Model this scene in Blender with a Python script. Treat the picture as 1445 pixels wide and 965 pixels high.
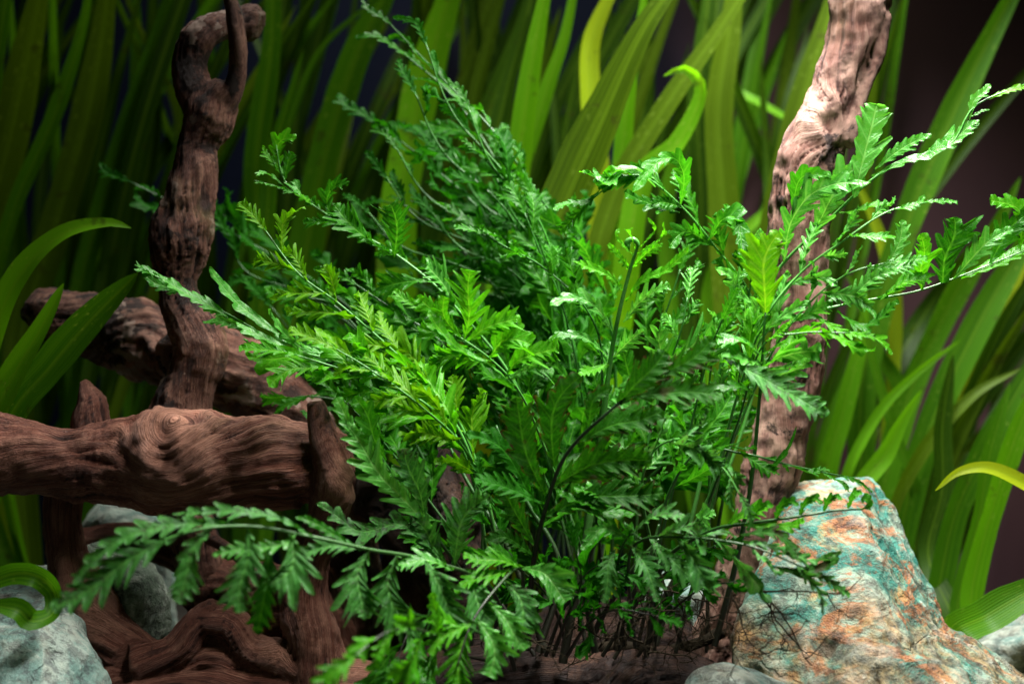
import bpy, bmesh, math, random
import numpy as np
from mathutils import Vector

for o in list(bpy.data.objects):
    bpy.data.objects.remove(o)
scene = bpy.context.scene
col = scene.collection
R = math.radians
rng = np.random.default_rng(7)
random.seed(7)

# ------------------------------------------------------------------ camera
ZC, DIST = 0.19, 0.80                  # camera height, distance to the plane of focus (Y = 0)
S = 0.5 / 1445.0                       # metres per photo pixel at Y = 0
cam = bpy.data.cameras.new('camera')
cam.sensor_width = 36
cam.lens = 36 * DIST / 0.5
cam.clip_start, cam.clip_end = 0.01, 50
cam.dof.use_dof = True
cam.dof.focus_distance = DIST - 0.012
cam.dof.aperture_fstop = 5.4
cam.dof.aperture_blades = 7
co = bpy.data.objects.new('camera', cam)
co.location = (0, -DIST, ZC)
co.rotation_euler = (R(90), 0, 0)
col.objects.link(co)
scene.camera = co

# ------------------------------------------------------------------ light: LED bars above the tank
world = bpy.data.worlds.new('World')
scene.world = world
world.use_nodes = True
bg = world.node_tree.nodes['Background']
bg.inputs[0].default_value = (0.70, 0.75, 0.72, 1)
bg.inputs[1].default_value = 0.004


def area(name, loc, target, sx, sy, power, color, spread):
    l = bpy.data.lights.new(name, 'AREA')
    l.shape = 'RECTANGLE'
    l.size, l.size_y = sx, sy
    l.energy = power
    l.color = color
    l.spread = R(spread)
    o = bpy.data.objects.new(name, l)
    o.location = loc
    d = Vector(target) - Vector(loc)
    o.rotation_euler = d.to_track_quat('-Z', 'Y').to_euler()
    col.objects.link(o)
    return o


area('aquarium_lamp_front', (0.17, -0.015, 0.61), (0.12, -0.005, 0.1), 0.58, 0.04, 6.9, (1.0, 0.97, 0.93), 100)
area('aquarium_lamp_rear', (0.02, 0.20, 0.95), (-0.02, 0.18, 0.0), 0.85, 0.04, 3.2, (1.0, 0.98, 0.90), 95)

scene.view_settings.view_transform = 'Standard'
scene.view_settings.look = 'None'
scene.view_settings.exposure = 0.0
scene.view_settings.gamma = 1.0
scene.render.engine = 'CYCLES'
scene.cycles.max_bounces = 8
scene.cycles.transmission_bounces = 6
scene.cycles.use_denoising = True


# ------------------------------------------------------------------ helpers
def P(px, py, Y=0.0):
    """photo pixel + depth -> world point"""
    k = S * (DIST + Y) / DIST
    return np.array([(px - 722.5) * k, Y, ZC - (py - 482.5) * k])


def pxs(n, Y=0.0):
    return n * S * (DIST + Y) / DIST


def tag(o, label=None, cat=None, group=None, kind=None):
    if label: o['label'] = label
    if cat: o['category'] = cat
    if group: o['group'] = group
    if kind: o['kind'] = kind
    return o


def empty(name, loc):
    o = bpy.data.objects.new(name, None)
    o.location = tuple(loc)
    o.empty_display_size = 0.02
    col.objects.link(o)
    return o


def link_mesh(name, verts, faces, mat, parent=None, origin=None, smooth=True, uv=None):
    me = bpy.data.meshes.new(name)
    me.from_pydata(np.asarray(verts).tolist(), [], faces.tolist() if isinstance(faces, np.ndarray) else faces)
    if uv is not None:
        lay = me.uv_layers.new(name='UVMap')
        idx = np.empty(len(me.loops), dtype=np.int32)
        me.loops.foreach_get('vertex_index', idx)
        lay.data.foreach_set('uv', uv[idx].astype(np.float32).ravel())
    if smooth:
        me.polygons.foreach_set('use_smooth', np.ones(len(me.polygons), dtype=bool))
    me.materials.append(mat)
    me.update()
    o = bpy.data.objects.new(name, me)
    if origin is not None:
        o.location = tuple(origin)
    if parent is not None:
        o.parent = parent
    col.objects.link(o)
    return o


def resample(pts, n):
    """Catmull-Rom through pts (k x d), n points evenly spread by length"""
    pts = np.asarray(pts, float)
    if len(pts) == 2:
        t = np.linspace(0, 1, n)[:, None]
        return pts[0] * (1 - t) + pts[1] * t
    ext = np.vstack([2 * pts[0] - pts[1], pts, 2 * pts[-1] - pts[-2]])
    out = []
    for i in range(len(pts) - 1):
        p0, p1, p2, p3 = ext[i:i + 4]
        t = np.linspace(0, 1, 24, endpoint=False)[:, None]
        out.append(0.5 * (2 * p1 + (p2 - p0) * t + (2 * p0 - 5 * p1 + 4 * p2 - p3) * t ** 2
                          + (3 * p1 - p0 - 3 * p2 + p3) * t ** 3))
    out = np.vstack(out + [pts[-1:]])
    d = np.r_[0, np.cumsum(np.linalg.norm(np.diff(out[:, :3], axis=0), axis=1))]
    s = np.linspace(0, d[-1], n)
    return np.stack([np.interp(s, d, out[:, j]) for j in range(out.shape[1])], 1)


def norm(v):
    return v / np.maximum(np.linalg.norm(v, axis=-1, keepdims=True), 1e-12)


def tangents(c):
    return norm(np.gradient(c, axis=0))


_perm = np.random.default_rng(3).permutation(256)
_perm = np.r_[_perm, _perm]
_g = norm(np.random.default_rng(4).normal(size=(256, 3)))


def noise3(p):
    """gradient noise, p (n,3) -> about -0.7..0.7"""
    pi = np.floor(p).astype(int)
    f = p - pi
    pi &= 255
    u = f * f * f * (f * (f * 6 - 15) + 10)
    r = 0
    for dx in (0, 1):
        for dy in (0, 1):
            for dz in (0, 1):
                h = _perm[_perm[_perm[(pi[:, 0] + dx) & 255] + ((pi[:, 1] + dy) & 255)] + ((pi[:, 2] + dz) & 255)]
                g = _g[h]
                dd = g[:, 0] * (f[:, 0] - dx) + g[:, 1] * (f[:, 1] - dy) + g[:, 2] * (f[:, 2] - dz)
                w = (u[:, 0] if dx else 1 - u[:, 0]) * (u[:, 1] if dy else 1 - u[:, 1]) * (u[:, 2] if dz else 1 - u[:, 2])
                r = r + w * dd
    return r


def fbm(p, oct=4, gain=0.5):
    a, r = 1.0, 0
    for i in range(oct):
        r = r + a * noise3(p + 17.3 * i)
        p = p * 2.03
        a *= gain
    return r


# ------------------------------------------------------------------ materials
class NT:
    def __init__(self, name):
        self.m = bpy.data.materials.new(name)
        self.m.use_nodes = True
        self.t = self.m.node_tree
        self.t.nodes.clear()
        self.out = self.n('ShaderNodeOutputMaterial')

    def n(self, typ, **kw):
        nd = self.t.nodes.new(typ)
        for k, v in kw.items():
            if k.startswith('i_'):
                nd.inputs[int(k[2:])].default_value = v
            else:
                setattr(nd, k, v)
        return nd

    def l(self, a, b):
        self.t.links.new(a, b)

    def val(self, sock, v):
        if isinstance(v, (int, float, tuple)):
            sock.default_value = v
        else:
            self.l(v, sock)

    def math(self, op, a, b=0.0, c=0.0, clamp=False):
        nd = self.n('ShaderNodeMath', operation=op, use_clamp=clamp)
        for i, v in enumerate((a, b, c)):
            self.val(nd.inputs[i], v)
        return nd.outputs[0]

    def mix(self, f, a, b, blend='MIX'):
        nd = self.n('ShaderNodeMix', data_type='RGBA', blend_type=blend)
        self.val(nd.inputs[0], f)
        self.val(nd.inputs[6], a if not isinstance(a, tuple) else (*a[:3], 1))
        self.val(nd.inputs[7], b if not isinstance(b, tuple) else (*b[:3], 1))
        return nd.outputs[2]

    def noise(self, vec, scale, detail=4, rough=0.55, dist=0.0):
        nd = self.n('ShaderNodeTexNoise')
        self.l(vec, nd.inputs['Vector'])
        nd.inputs['Scale'].default_value = scale
        nd.inputs['Detail'].default_value = detail
        nd.inputs['Roughness'].default_value = rough
        nd.inputs['Distortion'].default_value = dist
        return nd.outputs[0]

    def ramp(self, f, lo, hi):
        nd = self.n('ShaderNodeMapRange', clamp=True, interpolation_type='SMOOTHSTEP')
        self.l(f, nd.inputs[0])
        nd.inputs[1].default_value = lo
        nd.inputs[2].default_value = hi
        return nd.outputs[0]

    def mapping(self, vec, scale):
        nd = self.n('ShaderNodeMapping')
        self.l(vec, nd.inputs[0])
        nd.inputs['Scale'].default_value = scale
        return nd.outputs[0]

    def bump(self, h, strength, dist, normal=None):
        nd = self.n('ShaderNodeBump')
        nd.inputs['Strength'].default_value = strength
        nd.inputs['Distance'].default_value = dist
        self.l(h, nd.inputs['Height'])
        if normal is not None:
            self.l(normal, nd.inputs['Normal'])
        return nd.outputs[0]


def fern_mat(name, dark, light, vein, trans, transcol, rough, algae=0.0, edge=0.0, spec=0.33):
    k = NT(name)
    uv = k.n('ShaderNodeUVMap').outputs[0]
    sep = k.n('ShaderNodeSeparateXYZ'); k.l(uv, sep.inputs[0])
    obc = k.n('ShaderNodeTexCoord').outputs['Object']
    info = k.n('ShaderNodeObjectInfo').outputs['Random']
    ph = k.math('FRACT', sep.outputs[0])
    u = k.math('ABSOLUTE', k.math('MULTIPLY_ADD', sep.outputs[1], 2.0, -1.0))
    dv = k.math('ABSOLUTE', k.math('SUBTRACT', ph, 0.58))
    side = k.math('SUBTRACT', 1.0, k.ramp(dv, 0.03, 0.13))
    side = k.math('MULTIPLY', side, k.math('SUBTRACT', 1.0, k.math('MULTIPLY', u, 0.55)))
    mid = k.math('SUBTRACT', 1.0, k.ramp(u, 0.03, 0.12))
    net = k.n('ShaderNodeTexVoronoi', feature='DISTANCE_TO_EDGE')
    k.l(obc, net.inputs['Vector']); net.inputs['Scale'].default_value = 420
    netl = k.math('SUBTRACT', 1.0, k.ramp(net.outputs[0], 0.02, 0.10))
    veins = k.math('MAXIMUM', k.math('MAXIMUM', k.math('MULTIPLY', side, 0.6), mid), k.math('MULTIPLY', netl, 0.22))
    n1 = k.noise(obc, 55, 4)
    f = k.math('MULTIPLY_ADD', info, 0.6, k.math('MULTIPLY_ADD', n1, 1.1, -0.4), clamp=True)
    c = k.mix(f, dark, light)
    c = k.mix(k.math('MULTIPLY', veins, 0.62), c, vein)
    if algae > 0:
        a = k.noise(obc, 620, 3, 0.7)
        b = k.noise(obc, 60, 3, 0.6)
        am = k.math('MULTIPLY', k.ramp(a, 0.47, 0.62), k.ramp(b, 0.38, 0.6))
        c = k.mix(k.math('MULTIPLY', am, algae), c, (0.035, 0.026, 0.018))
        c = k.mix(k.math('MULTIPLY', k.ramp(k.noise(obc, 170, 3), 0.5, 0.75), algae * 0.45), c, (0.22, 0.30, 0.24))
    if edge > 0:
        en = k.noise(obc, 190, 3, 0.6)
        em = k.ramp(k.math('MULTIPLY_ADD', en, 0.9, k.math('SUBTRACT', u, 0.55)), 0.72, 0.95)
        c = k.mix(k.math('MULTIPLY', em, edge), c, (0.045, 0.018, 0.010))
        sp = k.ramp(k.noise(obc, 75, 2), 0.63, 0.72)
        c = k.mix(k.math('MULTIPLY', sp, edge * 0.8), c, (0.040, 0.016, 0.012))
    h = k.math('ADD', k.math('MULTIPLY', veins, -0.6), k.math('MULTIPLY', k.noise(obc, 240, 3), 0.9))
    bmp = k.bump(h, 0.45, 0.0012)
    pr = k.n('ShaderNodeBsdfPrincipled')
    k.l(c, pr.inputs['Base Color'])
    rr = k.math('MULTIPLY_ADD', k.noise(obc, 130, 3), 0.3, rough - 0.15)
    k.l(rr, pr.inputs['Roughness'])
    pr.inputs['Specular IOR Level'].default_value = spec
    k.l(bmp, pr.inputs['Normal'])
    tr = k.n('ShaderNodeBsdfTranslucent')
    tc = k.mix(1.0, c, transcol, 'MULTIPLY')
    k.l(tc, tr.inputs[0]); k.l(bmp, tr.inputs[1])
    mx = k.n('ShaderNodeMixShader'); mx.inputs[0].default_value = trans
    k.l(pr.outputs[0], mx.inputs[1]); k.l(tr.outputs[0], mx.inputs[2])
    k.l(mx.outputs[0], k.out.inputs[0])
    return k.m


def val_mat(name, dark, light, trans, flecks=0.5):
    k = NT(name)
    uv = k.n('ShaderNodeUVMap').outputs[0]           # u across 0..1, v metres along
    info = k.n('ShaderNodeObjectInfo').outputs['Random']
    obc = k.n('ShaderNodeTexCoord').outputs['Object']
    sep = k.n('ShaderNodeSeparateXYZ'); k.l(uv, sep.inputs[0])
    lines = k.noise(k.mapping(uv, (26, 4, 1)), 1.0, 3, 0.6)
    fine = k.n('ShaderNodeTexWave', wave_type='BANDS', bands_direction='X')
    k.l(uv, fine.inputs['Vector']); fine.inputs['Scale'].default_value = 4.3
    fine.inputs['Distortion'].default_value = 0.6
    fl = k.n('ShaderNodeTexNoise'); k.l(k.mapping(uv, (9, 190, 1)), fl.inputs['Vector'])
    fl.inputs['Scale'].default_value = 1.0; fl.inputs['Detail'].default_value = 3
    flm = k.math('MULTIPLY', k.ramp(fl.outputs[0], 0.60, 0.70), k.ramp(k.noise(obc, 22, 2), 0.42, 0.6))
    big = k.noise(obc, 9, 3)
    f = k.math('ADD', k.math('MULTIPLY', info, 0.55), k.math('MULTIPLY_ADD', big, 0.9, -0.3), clamp=True)
    c = k.mix(f, dark, light)
    c = k.mix(k.math('MULTIPLY', k.ramp(lines, 0.42, 0.66), 0.55), c, k.mix(0.3, light, (0.22, 0.40, 0.02)))
    c = k.mix(k.math('MULTIPLY', fine.outputs[0], 0.08), c, (0.01, 0.03, 0.003))
    um = k.math('ABSOLUTE', k.math('SUBTRACT', sep.outputs[0], 0.5))
    c = k.mix(k.math('MULTIPLY', k.math('SUBTRACT', 1.0, k.ramp(um, 0.02, 0.10)), 0.22), c, (0.20, 0.36, 0.02))
    c = k.mix(k.math('MULTIPLY', flm, flecks), c, (0.30, 0.46, 0.06))
    br = k.ramp(k.noise(obc, 48, 5, 0.7), 0.60, 0.68)
    c = k.mix(k.math('MULTIPLY', br, 0.6), c, (0.05, 0.05, 0.01))
    h = k.math('ADD', fine.outputs[0], k.math('MULTIPLY', lines, 1.2))
    bmp = k.bump(h, 0.25, 0.0005)
    pr = k.n('ShaderNodeBsdfPrincipled')
    k.l(c, pr.inputs['Base Color']); pr.inputs['Roughness'].default_value = 0.42
    pr.inputs['Specular IOR Level'].default_value = 0.18
    k.l(bmp, pr.inputs['Normal'])
    tr = k.n('ShaderNodeBsdfTranslucent')
    k.l(k.mix(1.0, c, (1.0, 1.0, 0.45), 'MULTIPLY'), tr.inputs[0])
    mx = k.n('ShaderNodeMixShader'); mx.inputs[0].default_value = trans
    k.l(pr.outputs[0], mx.inputs[1]); k.l(tr.outputs[0], mx.inputs[2])
    k.l(mx.outputs[0], k.out.inputs[0])
    return k.m


def wood_mat(name, dark, mid, light, bark=0.0, moss=0.0, pale=0.0, grain=1.0):
    k = NT(name)
    g = k.n('ShaderNodeAttribute', attribute_name='grain').outputs['Vector']   # (ox, oy, s*)
    obc = k.n('ShaderNodeTexCoord').outputs['Object']
    cav = k.n('ShaderNodeAttribute', attribute_name='crack').outputs['Fac']
    a = k.noise(k.mapping(g, (5, 5, 18)), 1.0, 6, 0.62, 0.6)
    b = k.noise(k.mapping(g, (22, 22, 40)), 1.0, 5, 0.68, 0.4)
    big = k.noise(obc, 16, 4, 0.6)
    f = k.math('ADD', k.math('MULTIPLY', a, 1.1), k.math('MULTIPLY_ADD', big, 0.8, -0.45), clamp=True)
    c = k.mix(f, dark, mid)
    c = k.mix(k.math('MULTIPLY', k.ramp(b, 0.48, 0.72), 0.65 * grain), c, light)
    c = k.mix(k.math('MULTIPLY', k.ramp(b, 0.46, 0.30), 0.75 * grain), c, tuple(v * 0.35 for v in dark))
    rel = k.n('ShaderNodeAttribute', attribute_name='relief').outputs['Fac']     # worn pale ridges, dirt in the grooves
    c = k.mix(k.math('MULTIPLY', k.ramp(rel, 0.50, 0.95), 0.55), c, light)
    c = k.mix(k.math('MULTIPLY', k.ramp(rel, 0.46, 0.15), 0.8), c, tuple(v * 0.3 for v in dark))
    fine = k.noise(k.mapping(g, (70, 70, 75)), 1.0, 4, 0.7)
    c = k.mix(k.math('MULTIPLY', k.ramp(fine, 0.55, 0.38), 0.6 * grain), c, tuple(v * 0.4 for v in dark))
    c = k.mix(k.math('MULTIPLY', cav, 0.8), c, tuple(v * 0.16 for v in dark))
    if grain < 1:       # bleached, mottled skin instead of open fibres
        mo = k.noise(obc, 38, 5, 0.62, 0.4)
        c = k.mix(k.math('MULTIPLY', k.ramp(mo, 0.46, 0.66), 0.75), c, light)
        c = k.mix(k.math('MULTIPLY', k.ramp(k.noise(obc, 70, 5, 0.65), 0.50, 0.36), 0.7), c, tuple(v * 0.6 for v in dark))
    if bark > 0:
        bm = k.ramp(k.noise(obc, 30, 6, 0.68, 0.5), 0.60 - 0.2 * bark, 0.66 - 0.2 * bark)
        c = k.mix(k.math('MULTIPLY', bm, 0.95), c, k.mix(b, (0.006, 0.004, 0.004), (0.045, 0.02, 0.014)))
    if pale > 0:
        pm = k.ramp(k.noise(obc, 48, 5, 0.62), 0.60, 0.63)
        c = k.mix(k.math('MULTIPLY', pm, pale), c, (0.42, 0.30, 0.24))
    if moss > 0:
        mm = k.ramp(k.noise(obc, 24, 4, 0.6), 0.52, 0.68)
        c = k.mix(k.math('MULTIPLY', mm, moss), c, (0.10, 0.075, 0.012))
    h = k.math('ADD', k.math('MULTIPLY', b, 1.0), k.math('MULTIPLY', fine, 0.7))
    h = k.math('ADD', h, k.math('MULTIPLY', k.noise(obc, 420, 4, 0.7), 0.35))
    bmp = k.bump(h, 0.95 if grain == 1 else 0.7, 0.0028)
    pr = k.n('ShaderNodeBsdfPrincipled')
    k.l(c, pr.inputs['Base Color'])
    k.l(k.math('MULTIPLY_ADD', b, 0.5, 0.35), pr.inputs['Roughness'])
    pr.inputs['Specular IOR Level'].default_value = 0.3
    k.l(bmp, pr.inputs['Normal'])
    k.l(pr.outputs[0], k.out.inputs[0])
    return k.m


def rock_mat(name, base, a_col, b_col, dark, rust=0.0, scale=1.0, lines=0.3, ochre=0.0):
    k = NT(name)
    obc = k.n('ShaderNodeTexCoord').outputs['Object']
    w = k.noise(obc, 14 * scale, 3)
    n1 = k.noise(obc, 26 * scale, 7, 0.68, 0.8)
    n2 = k.noise(k.mapping(obc, (1, 1, 1.7)), 40 * scale, 7, 0.7, 0.6)
    n3 = k.noise(obc, 130 * scale, 6, 0.75)
    c = k.mix(k.ramp(n1, 0.42, 0.52), base, a_col)
    c = k.mix(k.math('MULTIPLY', k.ramp(n2, 0.53, 0.66), 0.5), c, b_col)
    if rust > 0:
        n4 = k.noise(k.mapping(obc, (1, 1, 2.0)), 30 * scale, 8, 0.72, 1.0)
        c = k.mix(k.math('MULTIPLY', k.ramp(n4, 0.50, 0.57), rust), c, (0.36, 0.12, 0.03))
        c = k.mix(k.math('MULTIPLY', k.ramp(n4, 0.58, 0.64), rust), c, (0.10, 0.025, 0.018))
        c = k.mix(k.math('MULTIPLY', k.ramp(k.noise(obc, 55 * scale, 6, 0.7), 0.54, 0.66), rust * 0.6), c, (0.52, 0.36, 0.12))
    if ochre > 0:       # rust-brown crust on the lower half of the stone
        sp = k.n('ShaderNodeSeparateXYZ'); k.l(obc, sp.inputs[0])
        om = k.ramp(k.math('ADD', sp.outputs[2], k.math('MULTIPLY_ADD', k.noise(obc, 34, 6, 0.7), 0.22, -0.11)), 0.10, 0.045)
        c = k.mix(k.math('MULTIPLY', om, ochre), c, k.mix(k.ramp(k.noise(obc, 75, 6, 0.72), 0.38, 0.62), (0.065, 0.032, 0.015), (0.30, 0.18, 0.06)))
    c = k.mix(k.math('MULTIPLY', k.ramp(n3, 0.52, 0.40), 0.7), c, dark)
    c = k.mix(k.math('MULTIPLY', k.ramp(n3, 0.56, 0.70), 0.4), c, (0.55, 0.58, 0.50))
    vo = k.n('ShaderNodeTexVoronoi', feature='DISTANCE_TO_EDGE')
    add = k.n('ShaderNodeVectorMath', operation='MULTIPLY_ADD')
    nc = k.n('ShaderNodeTexNoise'); k.l(obc, nc.inputs['Vector']); nc.inputs['Scale'].default_value = 30; nc.inputs['Detail'].default_value = 5
    k.l(nc.outputs['Color'], add.inputs[0]); add.inputs[1].default_value = (0.05, 0.05, 0.05); k.l(obc, add.inputs[2])
    k.l(add.outputs[0], vo.inputs['Vector']); vo.inputs['Scale'].default_value = 22 * scale
    cr = k.math('MULTIPLY', k.math('SUBTRACT', 1.0, k.ramp(vo.outputs[0], 0.0, 0.03)), k.ramp(w, 0.42, 0.6))
    c = k.mix(k.math('MULTIPLY', cr, lines), c, dark)
    rel = k.n('ShaderNodeAttribute', attribute_name='relief').outputs['Fac']
    c = k.mix(k.math('MULTIPLY', k.ramp(rel, 0.42, 0.12), 0.75), c, k.mix(0.5, dark, (0.10, 0.055, 0.025)))
    c = k.mix(k.math('MULTIPLY', k.ramp(rel, 0.66, 0.98), 0.22), c, (0.55, 0.60, 0.50))
    h = k.math('ADD', k.math('MULTIPLY', n2, 1.3), k.math('MULTIPLY', n3, 0.9))
    h = k.math('SUBTRACT', h, k.math('MULTIPLY', cr, lines))
    h = k.math('ADD', h, k.math('MULTIPLY', k.noise(obc, 500, 4, 0.7), 0.3))
    bmp = k.bump(h, 1.0, 0.0032)
    pr = k.n('ShaderNodeBsdfPrincipled')
    k.l(c, pr.inputs['Base Color']); pr.inputs['Roughness'].default_value = 0.6
    pr.inputs['Specular IOR Level'].default_value = 0.35
    k.l(bmp, pr.inputs['Normal'])
    k.l(pr.outputs[0], k.out.inputs[0])
    return k.m


def stem_mat(name, a, b, shaded_base=True, rough=0.4):
    k = NT(name)
    obc = k.n('ShaderNodeTexCoord').outputs['Object']
    c = k.mix(k.noise(obc, 90, 4), a, b)
    if shaded_base:     # brown stalk bases, painted darker still for the shade low in the clump
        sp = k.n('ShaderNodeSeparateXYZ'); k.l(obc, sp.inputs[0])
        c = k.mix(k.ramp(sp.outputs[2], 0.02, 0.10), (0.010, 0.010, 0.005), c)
    pr = k.n('ShaderNodeBsdfPrincipled')
    k.l(c, pr.inputs['Base Color']); pr.inputs['Roughness'].default_value = rough
    pr.inputs['Specular IOR Level'].default_value = 0.5 if rough < 0.5 else 0.1
    k.l(k.bump(k.noise(obc, 500, 3), 0.4, 0.0006), pr.inputs['Normal'])
    k.l(pr.outputs[0], k.out.inputs[0])
    return k.m


M = {}
M['fern'] = fern_mat('fern_leaf', (0.012, 0.105, 0.004), (0.040, 0.25, 0.008), (0.11, 0.40, 0.03), 0.48, (1.0, 1.0, 0.4), 0.36, spec=0.16)
M['bright'] = fern_mat('fern_leaf_bright', (0.036, 0.24, 0.005), (0.090, 0.41, 0.010), (0.20, 0.56, 0.04), 0.52, (1.0, 1.0, 0.35), 0.36, spec=0.18)
M['young'] = fern_mat('fern_leaf_young', (0.06, 0.26, 0.004), (0.13, 0.38, 0.007), (0.25, 0.50, 0.03), 0.54, (1.0, 1.0, 0.35), 0.38, spec=0.16)
M['mint'] = fern_mat('fern_leaf_mint', (0.036, 0.22, 0.018), (0.10, 0.40, 0.050), (0.24, 0.56, 0.13), 0.44, (1.0, 1.0, 0.45), 0.32, spec=0.27)
M['pale'] = fern_mat('fern_leaf_algae', (0.026, 0.14, 0.020), (0.058, 0.25, 0.036), (0.13, 0.40, 0.07), 0.34, (1.0, 1.0, 0.5), 0.5, algae=0.75, spec=0.18)
M['old'] = fern_mat('fern_leaf_old', (0.008, 0.065, 0.003), (0.020, 0.125, 0.005), (0.05, 0.20, 0.015), 0.44, (1.0, 1.0, 0.4), 0.5, algae=0.10, edge=0.9, spec=0.09)
M['shade'] = fern_mat('fern_leaf_shaded', (0.008, 0.080, 0.003), (0.022, 0.17, 0.006), (0.05, 0.26, 0.02), 0.50, (1.0, 1.0, 0.4), 0.45, spec=0.07)  # darker copy of the fern leaf, shade inside the clump put into its colour
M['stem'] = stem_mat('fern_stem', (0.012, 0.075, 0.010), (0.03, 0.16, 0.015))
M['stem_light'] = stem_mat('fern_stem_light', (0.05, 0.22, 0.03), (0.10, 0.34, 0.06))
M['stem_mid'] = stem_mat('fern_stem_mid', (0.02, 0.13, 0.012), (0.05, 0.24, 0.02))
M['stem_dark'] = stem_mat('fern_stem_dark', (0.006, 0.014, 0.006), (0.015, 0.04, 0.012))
M['root'] = stem_mat('root_hair', (0.010, 0.007, 0.004), (0.03, 0.022, 0.010), False, 0.8)
M['rhizome'] = stem_mat('rhizome_skin', (0.006, 0.005, 0.003), (0.020, 0.014, 0.007), False, 0.9)
M['val'] = val_mat('ribbon_leaf', (0.024, 0.11, 0.003), (0.085, 0.28, 0.005), 0.6)
M['val_olive'] = val_mat('ribbon_leaf_olive', (0.034, 0.075, 0.003), (0.11, 0.20, 0.005), 0.55, 0.5)
M['val_bright'] = val_mat('ribbon_leaf_bright', (0.08, 0.28, 0.004), (0.16, 0.46, 0.006), 0.6, 0.55)
M['val_yellow'] = val_mat('ribbon_leaf_yellow', (0.22, 0.36, 0.008), (0.42, 0.52, 0.012), 0.55, 0.4)
M['val_shade'] = val_mat('ribbon_leaf_shaded', (0.009, 0.036, 0.002), (0.030, 0.090, 0.003), 0.5, 0.2)  # ribbon leaf darkened: shadow between the rear leaves is painted into the colour
M['wood_front'] = wood_mat('driftwood_red_brown', (0.080, 0.020, 0.012), (0.31, 0.108, 0.066), (0.60, 0.30, 0.20), bark=0.0)
M['wood_loop'] = wood_mat('driftwood_dark_bark', (0.055, 0.018, 0.012), (0.24, 0.090, 0.058), (0.58, 0.31, 0.21), bark=0.40, moss=0.5, pale=0.9)
M['wood_right'] = wood_mat('driftwood_pinkish', (0.13, 0.050, 0.038), (0.38, 0.180, 0.135), (0.62, 0.39, 0.30), bark=0.22, moss=0.3, grain=0.5)
M['wood_shade'] = wood_mat('driftwood_shaded', (0.016, 0.008, 0.006), (0.055, 0.022, 0.013), (0.12, 0.055, 0.03), bark=0.3)  # driftwood colour lowered to paint in the shade under the fern
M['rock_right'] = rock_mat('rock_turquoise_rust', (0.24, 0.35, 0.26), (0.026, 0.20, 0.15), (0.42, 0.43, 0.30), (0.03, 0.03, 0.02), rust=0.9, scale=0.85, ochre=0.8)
M['rock_left'] = rock_mat('rock_pale_blue', (0.34, 0.42, 0.36), (0.16, 0.28, 0.24), (0.56, 0.60, 0.52), (0.08, 0.09, 0.09), rust=0.12)
M['rock_speck'] = rock_mat('rock_speckled', (0.44, 0.50, 0.42), (0.14, 0.20, 0.14), (0.75, 0.77, 0.68), (0.02, 0.025, 0.02), scale=1.8)
M['rock_grey'] = rock_mat('rock_grey_green', (0.22, 0.26, 0.22), (0.10, 0.18, 0.16), (0.42, 0.44, 0.38), (0.04, 0.045, 0.04), rust=0.1)


def soil_material():
    k = NT('dark_gravel')
    obc = k.n('ShaderNodeTexCoord').outputs['Object']
    vo = k.n('ShaderNodeTexVoronoi'); k.l(obc, vo.inputs['Vector']); vo.inputs['Scale'].default_value = 260
    c = k.mix(k.noise(obc, 120, 4), (0.012, 0.010, 0.008), (0.06, 0.05, 0.035))
    pr = k.n('ShaderNodeBsdfPrincipled'); k.l(c, pr.inputs['Base Color']); pr.inputs['Roughness'].default_value = 0.8
    k.l(k.bump(vo.outputs[0], 1.0, 0.004), pr.inputs['Normal'])
    k.l(pr.outputs[0], k.out.inputs[0])
    return k.m


def backdrop_material():
    k = NT('dark_backing_film')
    obc = k.n('ShaderNodeTexCoord').outputs['Object']
    sep = k.n('ShaderNodeSeparateXYZ'); k.l(obc, sep.inputs[0])
    f = k.math('ADD', k.ramp(sep.outputs[0], 0.06, 0.20), k.math('MULTIPLY_ADD', k.noise(obc, 7, 3), 0.8, -0.45), clamp=True)
    c = k.mix(f, (0.003, 0.007, 0.028), (0.085, 0.042, 0.048))
    pr = k.n('ShaderNodeBsdfPrincipled'); k.l(c, pr.inputs['Base Color']); pr.inputs['Roughness'].default_value = 0.65
    pr.inputs['Specular IOR Level'].default_value = 0.2
    k.l(pr.outputs[0], k.out.inputs[0])
    return k.m


M['soil'] = soil_material()
M['back'] = backdrop_material()

# ------------------------------------------------------------------ setting: gravel bed and backing
YB = 0.46
nx, ny = 150, 110
gx, gy = np.meshgrid(np.linspace(-0.75, 0.75, nx), np.linspace(-0.45, YB, ny))
gp = np.stack([gx.ravel(), gy.ravel(), np.zeros(gx.size)], 1)
gp[:, 2] = -0.004 + 0.008 * fbm(gp * 14, 3) + 0.0035 * noise3(gp * 160)
ii = (np.arange(ny - 1)[:, None] * nx + np.arange(nx - 1)[None]).ravel()
tag(link_mesh('gravel_bed', gp, np.stack([ii, ii + 1, ii + nx + 1, ii + nx], 1), M['soil']), kind='structure')
bx = [(-0.75, YB, -0.02), (0.75, YB, -0.02), (0.75, YB, 0.75), (-0.75, YB, 0.75),
      (-0.75, YB + 0.012, -0.02), (0.75, YB + 0.012, -0.02), (0.75, YB + 0.012, 0.75), (-0.75, YB + 0.012, 0.75)]
tag(link_mesh('back_panel', bx, [[0, 1, 2, 3], [5, 4, 7, 6], [3, 2, 6, 7], [1, 0, 4, 5], [0, 3, 7, 4], [2, 1, 5, 6]], M['back'], smooth=False), kind='structure')


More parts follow.
